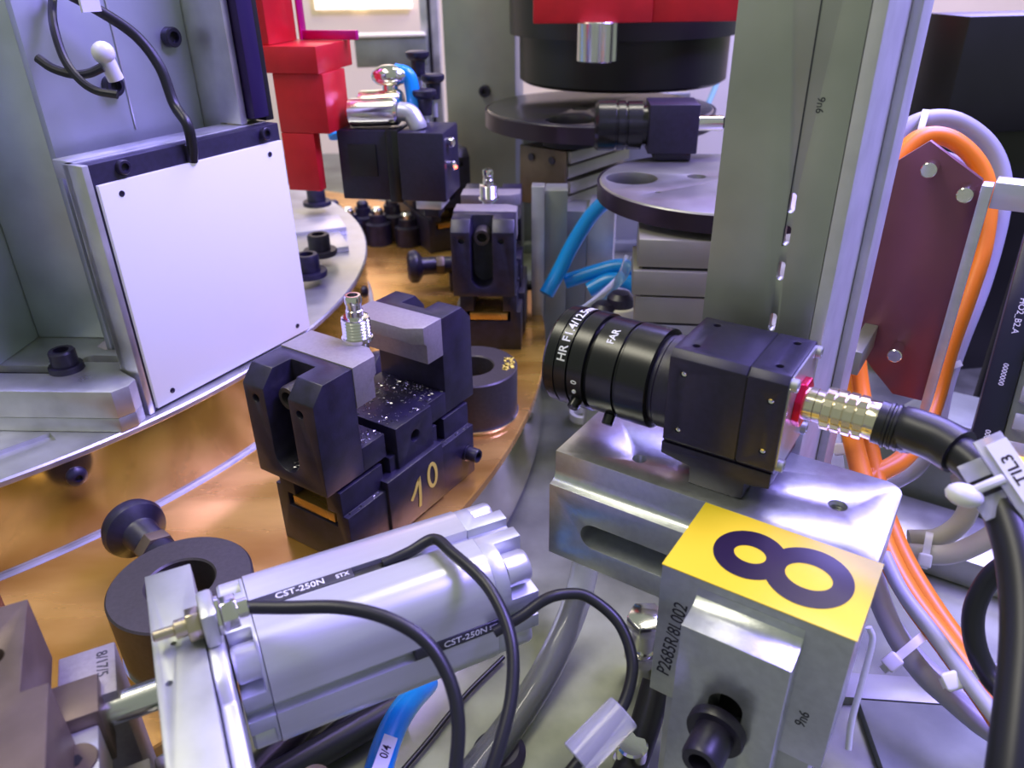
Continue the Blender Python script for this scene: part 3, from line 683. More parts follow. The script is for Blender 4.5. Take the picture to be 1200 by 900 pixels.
B().cyl((0, 0, 14), (0, 0, 26), 9, n=24, ch=1.2).out('collar', 'chrome', t)
t = thing('elbow_fitting', 'nickel elbow fitting with blue release ring below the cylinder end', 'fitting', tuple(atd(372, 935, 345)), YA)
t.location.z -= 0
B().cyl((0, 0, -14), (0, 0, 10), 8, n=24, ch=1).out('body', 'chrome', t)
B().lathe((0, 0, 10), (0, 0, 1), [(0, 7.5), (3, 7.5), (3, 5), (1.2, 4.5), (1.2, 0)], 24).out('release_ring', 'chrome', t); B().cyl((0, 0, 11.3), (0, 0, 12.2), 4.2, 20).out('hose_seat', 'blue', t)
t = thing('bed_screw', 'dark button screw in the machine bed near the looping lead', 'screw', tuple(fl(585, 885, 0)))
B().lathe((0, 0, 0), (0, 0, 1), [(0, 16), (3, 16), (6, 12), (6, 5), (3, 5), (3, 0)], 28).out('head', 'blackox', t)
t = thing('bed_cable_eye', 'small white ring clip on the bed behind the bracket corner', 'clip', tuple(fl(682, 490, 0)))
B().lathe((0, 0, 0), (0, 0, 1), [(0, 9), (0, 13), (8, 13), (8, 9), (0, 9)], 28).out('ring', 'nylon', t)

# ------------------------------------------------------------------ backlight panel on its support (frame: x along the panel, y behind it)
AO, AA = (-241.0, 452.0), 60.0
t = thing('backlight_panel', 'flat white square backlight panel in a thin black frame', 'light panel', (AO[0], AO[1], -262.0), AA)
B().box(0.6, 149.6, 0, 3.0, 0.5, 151.5).out('diffuser', 'diffuser', t, 0.4)
B().box(-1.2, 150.8, 2.6, 13, -1.4, 163.5).out('frame', 'blackan', t, 0.5)
for x, z in ((14, 8), (136, 8), (14, 144), (136, 144)):
    B().lathe((x, 0.0, z), (0, -1, 0), [(-1, 0), (-1, 1.9), (0.35, 1.9), (.35, 1.2), (.1, 1.0), (.1, 0)], 14).out('face_screw', 'blackox', t)
for x in (20, 136):
    cap_screw(t, (x, 2.6, 158.5), (0, -1, 0), 4.4, 3.6, 'blackan', 'frame_screw')
def al(px, py, depth):
    q = atd(px, py, depth); v = Vector((q.x - AO[0], q.y - AO[1])); a = rad(-AA)
    return Vector((v.x * cos(a) - v.y * sin(a), v.x * sin(a) + v.y * cos(a), q.z + 262))
lead = [Vector((70, 1.2, 152)), Vector((70, -1.5, 162)), Vector((69, -2, 176)), al(204, 122, 492), al(187, 78, 485), al(157, 40, 475), al(105, 6, 454), al(55, -20, 436)]
B().tube(lead, 3.4, 12).out('lead', 'rubber', t)
B().box(66.5, 73.5, -1.2, 4, 151.8, 163).out('lead_entry', 'blackan', t, 1.0)

t = thing('panel_bracket', 'grey steel angle bracket directly behind the white backlight panel', 'bracket', (AO[0], AO[1], ZI), AA)
B().box(-6, 150, 13.3, 19, 0.3, 166).out('back_plate', 'plate', t, 0.5)
B().box(-6, -1.6, 1, 20, 0.3, 166).out('side_flange', 'plate', t, 0.6)
B().box(-1.5, 150, 19, 36, 155, 166).out('top_flange', 'plate', t, 0.6)
B().cyl((137, 24, 167), (149, 24, 167), 2.2, 10).out('weld_rod', 'chrome', t)

t = thing('support_channel', 'pale grey steel channel standing behind the backlight panel', 'steel post', (AO[0], AO[1], ZI), AA)
web = B().box(12, 128, 54.2, 60, 0.3, 330)
web.out('web', mat('cool_lit_steel', (0.50, 0.54, 0.58), .45, .7, noise=.1, nscale=15, bump=.05, bscale=300), t, 0.4)  # blue tint of the web is cool light put into the base colour
B().prism([(36.3, .3), (60, .3), (60, 330), (15, 330), (15, 166.6), (36.3, 166.6)], 'x', 128.2, 134).out('flange', 'plate', t, 0.5)
B().box(71, 72.2, 53.2, 54.1, 170, 330).out('edge_strip', 'alu', t, 0.2)
for x, z in ((113, 224), (61, 199)):
    cap_screw(t, (x, 54.2, z), (0, -1, 0), 6.5, 6, 'blackox', 'web_screw')
M['violetbar'] = mat('dark_violet_anodised', (0.035, 0.018, 0.09), 0.3, 0.3)
t = thing('dark_upright', 'dark upright bar beside the pale channel and red bracket', 'steel post', (AO[0], AO[1], ZI), AA)
B().box(135, 149, 8, 30, 170, 330).out('bar', M['violetbar'], t, 0.6)
B().box(149.3, 157, 12, 28, 166.4, 330).out('cover_strip', 'drum', t, 0.4); B().box(135, 149, 10, 28, 169.6, 170).out('foot', 'drum', t)
t = thing('connector_lead', 'thin black wires with a white connector against the channel', 'wire', (AO[0], AO[1], ZI), AA)
def al2(px, py, dp):
    v = al(px, py, dp); v.z += 2; return v
B().tube([al2(62, -10, 450), al2(62, 25, 440), al2(74, 66, 440), al2(92, 92, 441), al2(112, 106, 443), al2(138, 111, 445)], 2.4, 10).out('wire', 'rubber', t)
B().tube([al2(44, 68, 440), al2(62, 80, 441), al2(85, 87, 442), al2(104, 86, 444), al2(120, 79, 445)], 2.6, 10).out('wire', 'rubber', t)
cpt = al2(121, 62, 446)
B().ball(cpt, 6.5, 1, 1, 1).out('connector_bulb', 'nylon', t); B().cyl(cpt + Vector((1, 0, -4)), cpt + Vector((4, 0, -15)), 4.6, 14).out('connector_neck', 'nylon', t)
B().box(-6, 6, -1, 1, -8, 8).move(al2(103, -4, 446)).out('wire_tag', 'nylon', t)

# ------------------------------------------------------------------ left column on its slotted base
BA = -3.0; BO = (-254.0, 426.0)
t = thing('slotted_base', 'thick silver slotted base plate bolted to the centre plate', 'base plate', (BO[0], BO[1], ZI), BA)
pts = [(0, 0), (7, 9), (7, 18), (-10, 30.5), (3, 53), (-13, 61), (-36, 61), (-44, 66), (-44, 150), (-200, 150), (-200, 0)]
B().prism(pts, 'z', 0.3, 10.5).out('lower_plate', 'plate', t, 0.5)
s1 = B().prism(slot_pts(-118, -40, 30, 5.5), 'z', 15, 50); s2 = B().prism(slot_pts(-44, -8, 47, 5), 'z', 15, 50)
B().prism(pts, 'z', 10.8, 30).cut(s1, s2).out('upper_plate', 'plate', t, 0.6)
for x0, x1, y, r in ((-117, -41, 30, 5.3), (-43, -9, 47, 4.8)):
    B().prism(slot_pts(x0, x1, y, r), 'z', 15.2, 25).out('slot_shade_fill', 'dark', t)  # dark filler set high in the slot, paints the shade inside it
cap_screw(t, (-46, 31, 30), (0, 0, 1), 8.4, 10.5, 'blackox', 'base_bolt', washer=11, wh=4)
t = thing('column_plates', 'wide bluish steel column plates standing on the slotted base', 'steel post', (BO[0], BO[1], ZI), BA)
B().box(-95, -42, 80, 94, 30.3, 330).out('front_plate', mat('bluish_column_steel', (0.52, 0.58, 0.60), .38, .6, noise=.22, nscale=12, rvar=.08), t, 0.6)
B().box(-101, -95.3, 10, 110, 30.3, 330).out('side_plate', mat('green_grey_steel', (0.52, 0.60, 0.58), .40, .55, noise=.2, nscale=10, rvar=.08), t, 0.6)
B().box(-41.7, -37, 84, 104, 30.3, 330).out('edge_bar', 'plate', t, 0.5)

# clamp plate and bolts on the far side of the centre plate
c = atz(383, 268, ZI)
t = thing('clamp_plate', 'small bright clamp plate on the centre plate behind the panel', 'plate', (c.x, c.y, ZI), 20)
B().box(-60, 18, -32, 22, 0.2, 9).out('plate', 'alu', t, 0.6)
B().box(-60, 10, -92, -33, 0.2, 6).out('lower_plate', 'plate', t, 0.6)
for k, (px, py) in enumerate(((376, 300), (363, 325), (372, 240))):
    c = atz(px, py, ZI + (9 if k == 2 else 7))
    e = thing('cap_screw', ('black cap screw on the lower step of the clamp plate', 'black cap screw half behind the backlight panel edge', 'black cap screw below the tip of the red bracket')[k], 'screw', (c.x, c.y, ZI + (9.1 if k == 0 else 9.1)), 0, 'black cap screws on the centre plate')
    cap_screw(e, (0, 0, 0), (0, 0, 1), 11, 16, 'blackox', 'head', washer=17, wh=5)

# ================================================================== RIGHT SIDE
t = thing('angle_post', 'tall silver steel angle post behind the black lens camera', 'steel post', (CO[0], CO[1], -ZC), CA)
fp = B().box(-8, 44.8, 60, 66, 0.3, 560)
sl = [B().prism(rrect(x - 1.6, x + 1.6, z - 4.5, z + 4.5, 1.5, 4), 'y', 50, 70) for x, z in ((27, 305), (27, 288), (27, 262), (27, 320))]
fp.cut(*sl).out('front_web', mat('shaded_web_steel', (0.42, 0.44, 0.40), .40, .75, noise=.16, nscale=14, rvar=.08, bump=.05, bscale=400), t, 0.6)  # darker green tone of the less lit web is put into its colour
fm = mat('lit_flange_steel', (0.60, 0.60, 0.64), 0.42, 0.30, noise=.08, nscale=60, bump=.15, bscale=900)  # paler lilac version of the post steel, paints the light on the flange
B().box(45, 51, 60, 118, 0.3, 560).out('side_flange', fm, t, 0.6)
B().box(51.2, 56, 112, 140, 0.3, 560).out('rough_edge', fm, t, 0.8)
B().box(25.6, 26.1, 59.7, 60, 300, 560).out('scribed_line', 'marker', t)
text('9n6', 4.5, lambda u, v, w2: (32 + v, 59.9 - w2, 362 - u), 'marker_writing', 'marker', t, depth=.05)

PO = glob(0, 200, CO, CA)
t = thing('smoked_panel', 'dark reddish upright panel with bright edge and standoff screws', 'panel', (PO.x, PO.y, -ZC), CA)
zq = lambda z: z + ZC
B().prism([(60, zq(-230)), (75, zq(-244)), (95.5, zq(-244)), (92, zq(-106)), (62, zq(-88)), (44, zq(-104)), (36, zq(-150)), (46, zq(-215))], 'y', -2, 3).out('sheet', 'darkplate', t, 0.5)
B().box(92.6, 98, -14, -2.2, zq(-244), zq(-106)).out('bright_edge', 'alu', t, 0.5)
for x, z in ((72, -212), (86, -112), (66, -101)):
    B().cyl((x, -2, zq(z)), (x, -16, zq(z)), 4.2, 16, ch=.5).out('standoff_screw', 'chrome', t)
B().box(98.5, 190, -12, 4, zq(-118), zq(-104)).out('tie_bar', 'alu', t, 0.5)
B().box(50, 58, -48, -2.2, zq(-215), zq(-200)).out('fixing_arm', 'grime', t, 0.5)

q = atd(1090, 205, 760)
t = thing('black_cabinet', 'large black machine housing in the far corner', 'machine housing', (q.x - 12, q.y, -ZC), 8)
B().box(20, 560, 0, 60, 0.3, ZC + q.z + 40).out('lower_case', 'drum', t, 2)
q = atd(1120, 560, 760)
t = thing('black_side_cover', 'plain black cover sheet standing behind the grey and orange cables', 'cover', (q.x, q.y, -ZC), -6)
B().box(-4, 300, 0, 8, 0.3, ZC + atd(1120, 215, 760).z).out('sheet', 'drum', t, 1)
B().box(-4, 300, -30, 0, 0.3, 14).out('foot_flange', 'drum', t, 1)
q = atd(1090, 205, 760); t = bpy.data.objects['black_cabinet']
B().box(0, 560, -20, 40, ZC + q.z + 42, ZC + atd(1090, 12, 760).z).out('upper_case', 'drum', t, 2)

# grey and orange cable loop
def lp(lst): return [Vector(atd(x, y, d)) for x, y, d in lst]
def cable(label, mt, pts, r, group='orange and grey loop cables'):
    return hose('loop_cable', label, 'cable', lp(pts), r, mt, group, 14)
def dep(i, n, x, y, k):
    base = 552 if y < 480 else 552 - (y - 480) * 0.36
    return base - k * (14.6 + min(12, max(0, (y - 400) * 0.06)))
def run(label, mt, xy, r, k):
    cable(label, mt, [(x, y, dep(i, len(xy), x, y, k)) for i, (x, y) in enumerate(xy)], r)
run('outermost grey cable of the loop tied at the top', 'lilac', [(1225, 842), (1180, 848), (1150, 836), (1120, 812), (1075, 775), (1040, 725), (1018, 660), (1003, 560), (992, 470), (988, 380), (1000, 300), (1016, 230), (1034, 180), (1070, 145), (1115, 140), (1155, 165), (1174, 205), (1172, 255), (1152, 330), (1125, 400), (1108, 450), (1096, 500), (1075, 545), (1035, 570), (985, 600)], 6.2, 0)
run('orange cable of the loop under the outermost grey one', 'orange', [(1212, 880), (1175, 826), (1130, 765), (1085, 700), (1052, 640), (1028, 570), (1012, 480), (1003, 400), (1008, 320), (1020, 250), (1040, 200), (1075, 163), (1112, 162), (1145, 190), (1158, 230), (1152, 290), (1135, 345), (1112, 410), (1097, 465), (1080, 510), (1055, 540), (1020, 560), (980, 590)], 6.0, 2)
run('inner grey cable of the loop beside the dark panel', 'lilac', [(1225, 868), (1185, 866), (1155, 852), (1118, 822), (1078, 785), (1045, 735), (1024, 670), (1010, 570), (1000, 480), (996, 390), (1005, 310), (1020, 250), (1042, 205), (1070, 187), (1105, 187), (1132, 202), (1146, 230), (1142, 275)], 5.8, 1)
run('inner orange cable of the loop nearest the post', 'orange', [(1200, 885), (1160, 825), (1112, 760), (1066, 698), (1036, 640), (1012, 565), (990, 470), (984, 390), (998, 310), (1016, 255), (1040, 218), (1064, 203), (1090, 198), (1115, 205), (1128, 230)], 6.0, 3)
run('grey cable running beside the orange pair down to the black cable', 'lilac', [(1188, 868), (1140, 805), (1096, 745), (1058, 695), (1036, 650)], 3.4, 4)
def ziptie(label, px, py, depth, ang, r=14, head=True):
    c = atd(px, py, depth); t = thing('zip_tie', label, 'zip tie', tuple(c), 0, 'white nylon zip ties')
    v = (Vector((0, 0, 0)) - c).normalized(); sx = CR * cos(rad(ang)) + CU * sin(rad(ang)); d = v.cross(sx).normalized()
    b = B(); n = 28; rings = []
    for i in range(n):
        a = 2 * pi * i / n; e = sx * cos(a) * r + v * sin(a) * (r * .75); out = (sx * cos(a) + v * sin(a)).normalized()
        rings.append([b.bm.verts.new(e + out * u + d * w2) for u, w2 in ((0, -2.2), (1.2, -2.2), (1.2, 2.2), (0, 2.2))])
    for i in range(n):
        A, C = rings[i], rings[(i + 1) % n]
        for k in range(4): b.bm.faces.new((A[k], A[(k + 1) % 4], C[(k + 1) % 4], C[k]))
    b.out('strap', 'nylon', t)
    if head:
        mtx = Matrix((sx, d, v)).transposed().to_4x4(); mtx.translation = v * (r * .75 + 3) - sx * (r * .6)
        h = B(); bmesh.ops.create_cube(h.bm, size=1, matrix=mtx @ Matrix.Diagonal((9, 8, 6, 1))); h.out('lock_head', 'nylon', t, 1.5, 3)
    return t
ziptie('white zip tie round the top of the orange and grey cable loop', 1077, 160, 552, 75, 19)
ziptie('white zip tie low on the grey cable beside the dark panel', 1108, 432, 540, 20, 11)
ziptie('white zip tie round the upright cables behind the gold plug', 1000, 525, 512, 5, 14)
ziptie('white zip tie on the twin grey cables beside the bracket leg', 1062, 762, 420, 40, 16)
ziptie('white zip tie round the orange cable and black lead', 1138, 792, 345, 15, 13)

hose('black_lead', 'black lead curling beside the orange cables above the bed', 'cable', lp([(1200, 652, 330), (1165, 672, 335), (1143, 710, 338), (1142, 750, 338), (1158, 790, 335), (1190, 825, 325), (1215, 850, 318)]), 4.6, 'rubber')
hose('beige_cable', 'beige cable loop behind the bracket corner and tag clip', 'cable', lp([(1065, 632, 520), (1100, 630, 515), (1128, 610, 510), (1140, 575, 508), (1138, 545, 512), (1125, 520, 520)]), 6.5, 'beige')
hose('beige_cable', 'lower beige cable running to the thick black cable', 'cable', lp([(1065, 648, 510), (1110, 650, 500), (1150, 635, 490), (1185, 610, 480), (1220, 580, 470)]), 6.5, 'beige')
ziptie('small white zip tie joining the two beige cables', 1086, 645, 505, 80, 11)
hose('orange_branch_cable', 'orange cable passing behind the white paper tag', 'cable', lp([(1080, 515, 560), (1130, 535, 540), (1170, 528, 520), (1215, 505, 505)]), 6.0, 'orange')
hose('grey_branch_cable', 'grey cable beneath the orange one behind the white paper tag', 'cable', lp([(1120, 565, 545), (1170, 546, 522), (1215, 522, 505)]), 6.0, 'beige')

# io module with printed case and amber lamps
c = atd(1172, 430, 470); q0 = atd(1143, 535, 470)
t = thing('io_module', 'dark module with white print and amber lamps beside the cables', 'electronics module', tuple(atd(1146, 540, 470)), -20)
e1 = atd(1200, 340, 470) - atd(1146, 540, 470); hgt = e1.length
ux = e1.normalized(); vx = Vector((cos(rad(-34)), sin(rad(-34)), 0)); vx = (vx - ux * vx.dot(ux)).normalized(); nx = ux.cross(vx).normalized()
if nx.dot(-c) < 0: nx = -nx
t.rotation_euler = (0, 0, 0)
def mod(u0, u1, v0, v1, n0, n1):
    b = B(); mtx = Matrix((ux, vx, nx)).transposed().to_4x4()
    b.box(u0, u1, v0, v1, n0, n1); bmesh.ops.transform(b.bm, matrix=mtx, verts=b.bm.verts); return b
mod(-2, hgt + 60, -7, 9, -40, 0).out('case', 'pcb', t, 0.8)
mod(-6, hgt + 60, 9.3, 30, -40, -2).out('terminal_body', 'cast', t, 0.8)
for i in range(7):
    mod(6 + i * 17, 16 + i * 17, 12, 26, -2, 6).out('terminal_window', 'sleeve', t, 0.8)
mod(-5, -1, 8, 22, 0, 3).out('amber_lamp', 'ledo', t); mod(4, 8, 14, 24, 6.2, 7).out('amber_lamp', 'ledo', t)
for s_, u_, z_ in (('HO2_B2.A', 92, 5.0), ('0000000', 55, 4.0), ('0000', 16, 4.0)):
    text(s_, z_, (lambda uc: lambda u, v, w2: ux * (uc - u) + nx.cross(-ux) * v + vx * 1.0 + nx * (w2 + .1))(u_), 'module_print', 'white', t, bold=.05, depth=.05)

# castings on the bed at the lower right
c = atz(1120, 600, -ZC + 30)
t = thing('bed_casting', 'grey green casting block with a drilled hole behind the bracket', 'casting', (c.x, c.y, -ZC), -34)
B().prism([(-70, 0.3), (110, 0.3), (110, 20), (40, 60), (0, 95), (-40, 95), (-70, 60)], 'y', 20, 80).cut(B().cyl((-25, 10, 76), (-25, 60, 76), 8)).out('body', 'cast', t, 3)
B().box(-60, 220, -50, 12, 0.3, 24).out('step', 'plate', t, 1.5)
B().cyl((-25, 30, 76), (-25, 31, 76), 7.9).out('bore', 'dark', t)
c = atz(1150, 840, -ZC)
t = thing('bed_cover', 'grey green cover plates on the bed under the orange cables', 'cover plate', (c.x, c.y, -ZC), -6)
B().box(-90, 260, 2, 22, 0.2, 7).out('cover_half', 'grime', t, 0.6); B().box(-75, 260, -150, 1, 0.2, 7).out('cover_half', 'cast', t, 0.6)
hose('thin_rod', 'thin white wire hanging beside the bracket leg', 'wire', lp([(1018, 735, 330), (1022, 752, 330), (1010, 800, 330), (998, 845, 330), (994, 878, 330)]), 1.4, 'nylon')

# ================================================================== BEYOND THE TABLE
# second rotary station: discs on stacked slides
def disc(c, a, label):
    t = thing('carrier_disc', label, 'disc', tuple(c), a, 'round steel carrier discs')
    d = B().lathe((0, 0, 0), (0, 0, 1), [(-14, 0), (-14, 103), (-13, 105), (-2, 105), (0, 103), (0, 0)], 96)
    hole = B().cyl((-76, 12, -30), (-76, 12, 10), 22, 40); h2 = B().cyl((-20, 14, -6), (-20, 14, 10), 8, 24); h3 = B().cyl((-62, -36, -6), (-62, -36, 10), 2.5, 12)
    d.cut(hole, h2, h3).out('plate', M['discm'], t, 0.5)
    B().cyl((0, 0, -20), (0, 0, -14.3), 46, 40).out('hub', 'blackox', t)
    B().lathe((0, 0, 0), (0, 0, 1), [(-14.6, 105.1), (-14.6, 106.2), (-1, 106.2), (-1, 105.1), (-14.6, 105.1)], 96).out('rim_band', M['rimm'], t)
    B().lathe((-76, 12, 0), (0, 0, 1), [(-20, 0), (-20, 24), (-14.4, 24), (-14.4, 22.4), (-18.5, 22.4), (-18.5, 0)], 40).out('hole_shade_cup', 'dark', t)  # dark cup added under the plate so the hole reads as deep shade
    return t
M['rimm'] = mat('dark_rim_steel', (0.05, 0.035, 0.05), 0.3, 0.6)
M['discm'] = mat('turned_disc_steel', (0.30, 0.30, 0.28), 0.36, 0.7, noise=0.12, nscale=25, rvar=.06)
dc = atd(848, 211, 650); d0 = disc(dc, 0, 'round steel disc with a large hole in front of the angle post')
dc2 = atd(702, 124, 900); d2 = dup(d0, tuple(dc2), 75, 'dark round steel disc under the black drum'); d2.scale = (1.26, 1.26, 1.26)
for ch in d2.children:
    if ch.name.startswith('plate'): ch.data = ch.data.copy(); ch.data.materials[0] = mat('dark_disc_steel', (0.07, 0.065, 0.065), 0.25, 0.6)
def slide_stack(c, top, a, sc, label):
    t = thing('slide_stack', label, 'linear slide', (c.x, c.y, -ZC), a, 'stacked slides carrying the discs')
    zt = top + ZC
    for i, (h0, h1, ins) in enumerate(((0, 22, 0), (24, 44, -3), (46, 68, 0))):
        B().box(-40 * sc + ins, 60 * sc, -32 * sc + ins, 32 * sc, zt - h1, zt - h0).out('slide_plate', 'slidem', t, 1.2) if 'slidem' in M else None
        B().box(-40 * sc + 4, 60 * sc - 4, -30 * sc, 30 * sc, zt - h1 - 2.2, zt - h1 + .2).out('slide_gap', 'dark', t)
    B().box(-34 * sc, 50 * sc, -26 * sc, 26 * sc, 0.3, zt - 70.5).out('pedestal', 'plate', t, 1)
    return t
M['slidem'] = mat('warm_grey_slide_steel', (0.46, 0.44, 0.38), .42, .75, noise=.1, nscale=20)
c = atd(800, 300, 610); slide_stack(Vector((c.x, c.y)), dc.z - 20.5, -8, 0.9, 'grey slide stack under the disc with the large hole')
c = atd(655, 170, 890)
t = thing('stepped_gripper', 'grey stepped gripper block on a post below the dark disc', 'gripper', (c.x, c.y, -ZC), -40)
zt = dc2.z - 26 + ZC
for i in range(4): B().box(-2, 62 - 3 * (i % 2), -62, 60, zt - 14 - i * 16, zt - i * 16 - 1.4).out('step_plate', 'slidem', t, 0.8)
B().box(-5, 58, -66, -62.4, zt - 64, zt - 1).out('front_plate', 'tan', t, 1.0)
for x in (12, 40): B().cyl((x, -66.2, zt - 12), (x, -68, zt - 12), 4, 16).out('plate_screw', 'blackox', t)
B().box(2, 50, -50, 50, 0.3, zt - 66).out('post', 'plate', t, 1)
c = atd(648, 300, 800)
t = thing('pale_upright', 'pale green grey upright strip directly behind the end-on fixture', 'steel post', (c.x, c.y, -ZC), -4)
B().box(-22, -9, -8, 8, 0.3, atd(648, 205, 800).z + ZC).out('front_strip', 'plate', t, 0.6)
B().box(-8.6, 14, 0, 30, 0.3, atd(648, 205, 800).z + ZC - 6).out('rear_strip', 'grime', t, 0.6)
c = atd(700, 320, 840)
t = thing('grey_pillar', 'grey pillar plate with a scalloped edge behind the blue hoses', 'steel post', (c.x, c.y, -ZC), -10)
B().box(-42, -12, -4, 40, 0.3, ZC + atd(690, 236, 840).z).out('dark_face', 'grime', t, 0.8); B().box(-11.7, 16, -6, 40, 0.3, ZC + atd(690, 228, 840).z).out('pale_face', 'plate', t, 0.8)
hose('blue_hose', 'blue air hose slanting up to the disc with the large hole', 'hose', lp([(640, 345, 760), (655, 318, 760), (672, 285, 755), (695, 250, 745), (722, 226, 735)]), 7.5, 'blue', 'blue air hoses behind the fixtures')
hose('blue_hose', 'blue air hose lying level above the lens', 'hose', lp([(662, 330, 775), (700, 318, 770), (726, 312, 765), (748, 316, 760)]), 7.5, 'blue', 'blue air hoses behind the fixtures')
hose('blue_hose', 'lower blue air hose above the lens beside the black fittings', 'hose', lp([(690, 340, 765), (715, 328, 760), (740, 332, 755), (752, 345, 750)]), 7.5, 'blue', 'blue air hoses behind the fixtures')
hose('blue_hose', 'blue air hose showing between the dark upright and the red bracket', 'hose', lp([(306, -60, 870), (312, 30, 860), (322, 70, 850), (336, 92, 845), (356, 108, 840), (380, 118, 838), (395, 160, 836)]), 9, 'blue', 'blue air hoses behind the fixtures')
hose('clear_line', 'clear hose crossing the blue hoses above the lens', 'hose', lp([(672, 372, 740), (700, 352, 735), (728, 325, 730), (738, 300, 725)]), 5.0, 'clear')
for k, (px, py) in enumerate(((708, 362), (727, 350))):
    c = atd(px, py, 700)
    t = thing('round_foot', ('black round plug on a pale collar directly above the lens barrel', 'black round plug on a pale collar beside the lower blue hose')[k], 'plug', (c.x, c.y, c.z - 14), 0, 'black plugs above the lens')
    B().cyl((0, 0, -2), (0, 0, 8), 16, 24, ch=1).out('collar', 'cream', t); B().lathe((0, 0, 8), (0, 0, 1), [(0, 13), (8, 12), (12, 8), (13, 0)], 24).out('cap', 'blackox', t)
    B().box(-14, 14, -14, 14, -(c.z - 14 + ZC) + .3, -2.2).out('block', 'plate', t, 1)

# third camera in front of the dark disc, pointing along the discs
c = atd(764, 147, 715)
t = thing('lens_camera', 'black camera with ribbed lens lying level before the dark disc', 'camera', tuple(c), -4)
B().box(-5, 40, -22, 22, -21.6, 21.6).out('housing', 'blackan', t, 1.2)
B().lathe((-5, 0, 0), (-1, 0, 0), [(0, 0), (0, 18), (5, 18), (5, 21.5), (18, 21.5), (18.5, 20), (20, 20), (20.5, 22), (27, 22), (27.5, 20.7), (29, 20.7), (29.5, 22.5), (45, 22.5), (48, 20), (48, 0)], 48).out('lens', 'lensblack', t)
B().cyl((40.2, 0, 2), (64, 0, 2), 6.8, 20).out('connector', 'chrome', t)
B().box(2, 36, -16, 16, dc.z + .4 - c.z, -21.8).out('mount', 'blackan', t, 1)
hose('camera_lead', 'dark lead from the level camera going down behind the disc', 'cable', [c + Vector((65, -4.5, 2)), c + Vector((90, 10, 0)), c + Vector((130, 60, -20)), c + Vector((150, 90, -120)), c + Vector((150, 100, -(c.z + ZC) + 6))], 5, 'rubber')

# dark rear panel
c = atd(600, 300, 1280); c2_ = atd(792, 300, 1280)
t = thing('rear_panel', 'dull green grey panel behind the drum and the dark disc', 'panel', (c.x, c.y, -ZC), 0)
B().box(0, c2_.x - c.x, 0, 12, 0.3, ZC + atd(700, 96, 1280).z).out('sheet', 'grime', t, 1)
B().box(0, c2_.x - c.x, -20, -.3, 0.3, 16).out('foot_rail', 'cast', t, 1)

# black drum with red plate and spindle
c = atd(728, 93, 985)
t = thing('black_drum', 'large black stepped drum hanging above the dark disc', 'drum', tuple(c), 0)
B().lathe((0, 0, 0), (0, 0, 1), [(0, 0), (0, 124), (4, 130), (56, 130), (56, 142), (130, 142), (130, 0)], 64).out('shell', 'drum', t)
B().box(-160, 160, 40, 120, 130.4, 420).out('carrier', 'drum', t, 2)
c = atd(699, 50, 800)
t = thing('spindle', 'short bright steel spindle below the red plate', 'spindle', tuple(atd(699, 72, 800)), 0)
B().cyl((0, 0, 0), (0, 0, 38), 21, 40, ch=1.2).out('shaft', 'silver_tube', t)
q = atd(624, 27, 800); q2 = atd(856, 27, 800); zr = q.z
t = thing('red_plate', 'red anodised plate across the top carrying the spindle', 'plate', (q.x, q.y - 22, zr + .4), -3)
B().box(0, 120, 0, 26, 0, 60).out('near_half', 'red', t, 1.2); B().box(120.4, 300, 4, 26, 0, 60).out('far_half', 'red', t, 1.2)

# big grey column behind
c = atd(562, 150, 1120); 
t = thing('grey_column', 'broad dull grey column plate with two dark screws', 'steel post', (c.x, c.y, -ZC), -12)
B().box(-48, 54, 0, 60, 0.3, ZC + 130).out('plate', 'grime', t, 1.5)
for x, z in ((10, ZC + atd(569, 103, 1120).z),): cap_screw(t, (x, 0, z), (0, -1, 0), 8, 8, 'blackox', 'plate_screw')

# red bracket with the dark camera
c = atd(385, 225, 690)
t = thing('red_bracket', 'red anodised stepped bracket holding the dark camera over the table', 'bracket', (c.x, c.y, -ZC), -14)
def rb(px, py, dp):
    q = atd(px, py, dp); v = Vector((q.x - c.x, q.y - c.y)); a = rad(14); return Vector((v.x * cos(a) - v.y * sin(a), v.x * sin(a) + v.y * cos(a), q.z + ZC))
zA, zB, zC2, zD2 = rb(380, 225, 690).z, rb(380, 150, 690).z, rb(380, 78, 690).z, rb(380, 52, 690).z
xl_, xr_, xs_ = rb(343, 80, 690).x, rb(411, 80, 690).x, rb(379, 150, 690).x
B().box(xl_ + 4, xr_, 0, 44, zB, zC2).out('drop_block', 'red', t, 0.8)
B().box(xl_ + 4, xs_ + 3, 0, 12, zA, zB - .2).out('drop_plate', 'red', t, 0.8)
B().box(rb(311, 65, 690).x, rb(410, 65, 690).x, -3, 66, zC2 + .3, zD2 + 4).out('arm', 'red', t, 0.8)
B().box(rb(311, 20, 690).x - 14, rb(311, 20, 690).x + 34, 0, 50, zD2 + 4.3, zD2 + 170).out('upright', 'red', t, 0.8)
B().box(rb(360, 20, 690).x, rb(430, 20, 690).x, 54, 60, zD2 + 4.3, zD2 + 12).out('magenta_lip', 'magenta', t, 0.5)
B().box(rb(359, 20, 690).x, rb(361.5, 20, 690).x, 50.4, 62, zD2 + 4.3, zD2 + 170).out('magenta_edge', 'magenta', t, 0.5)
c = atd(488, 195, 690)
t = thing('dark_camera', 'dark boxy camera with clear status lamps on the red bracket', 'camera', tuple(c), -10)
B().box(-70, -24, -6, 42, -30, 32).out('lens_block', 'blackan', t, 1.5)
B().box(-60, -34, -8, -6.2, -8, 20).out('side_cover', 'drum', t, .5)
B().box(-24, -12, -10, 42, -31, 33).out('front_ring', 'lensblack', t, 1.5)
B().box(-11.6, 30, -14, 40, -28, 32).out('housing', 'blackan', t, 1.8)
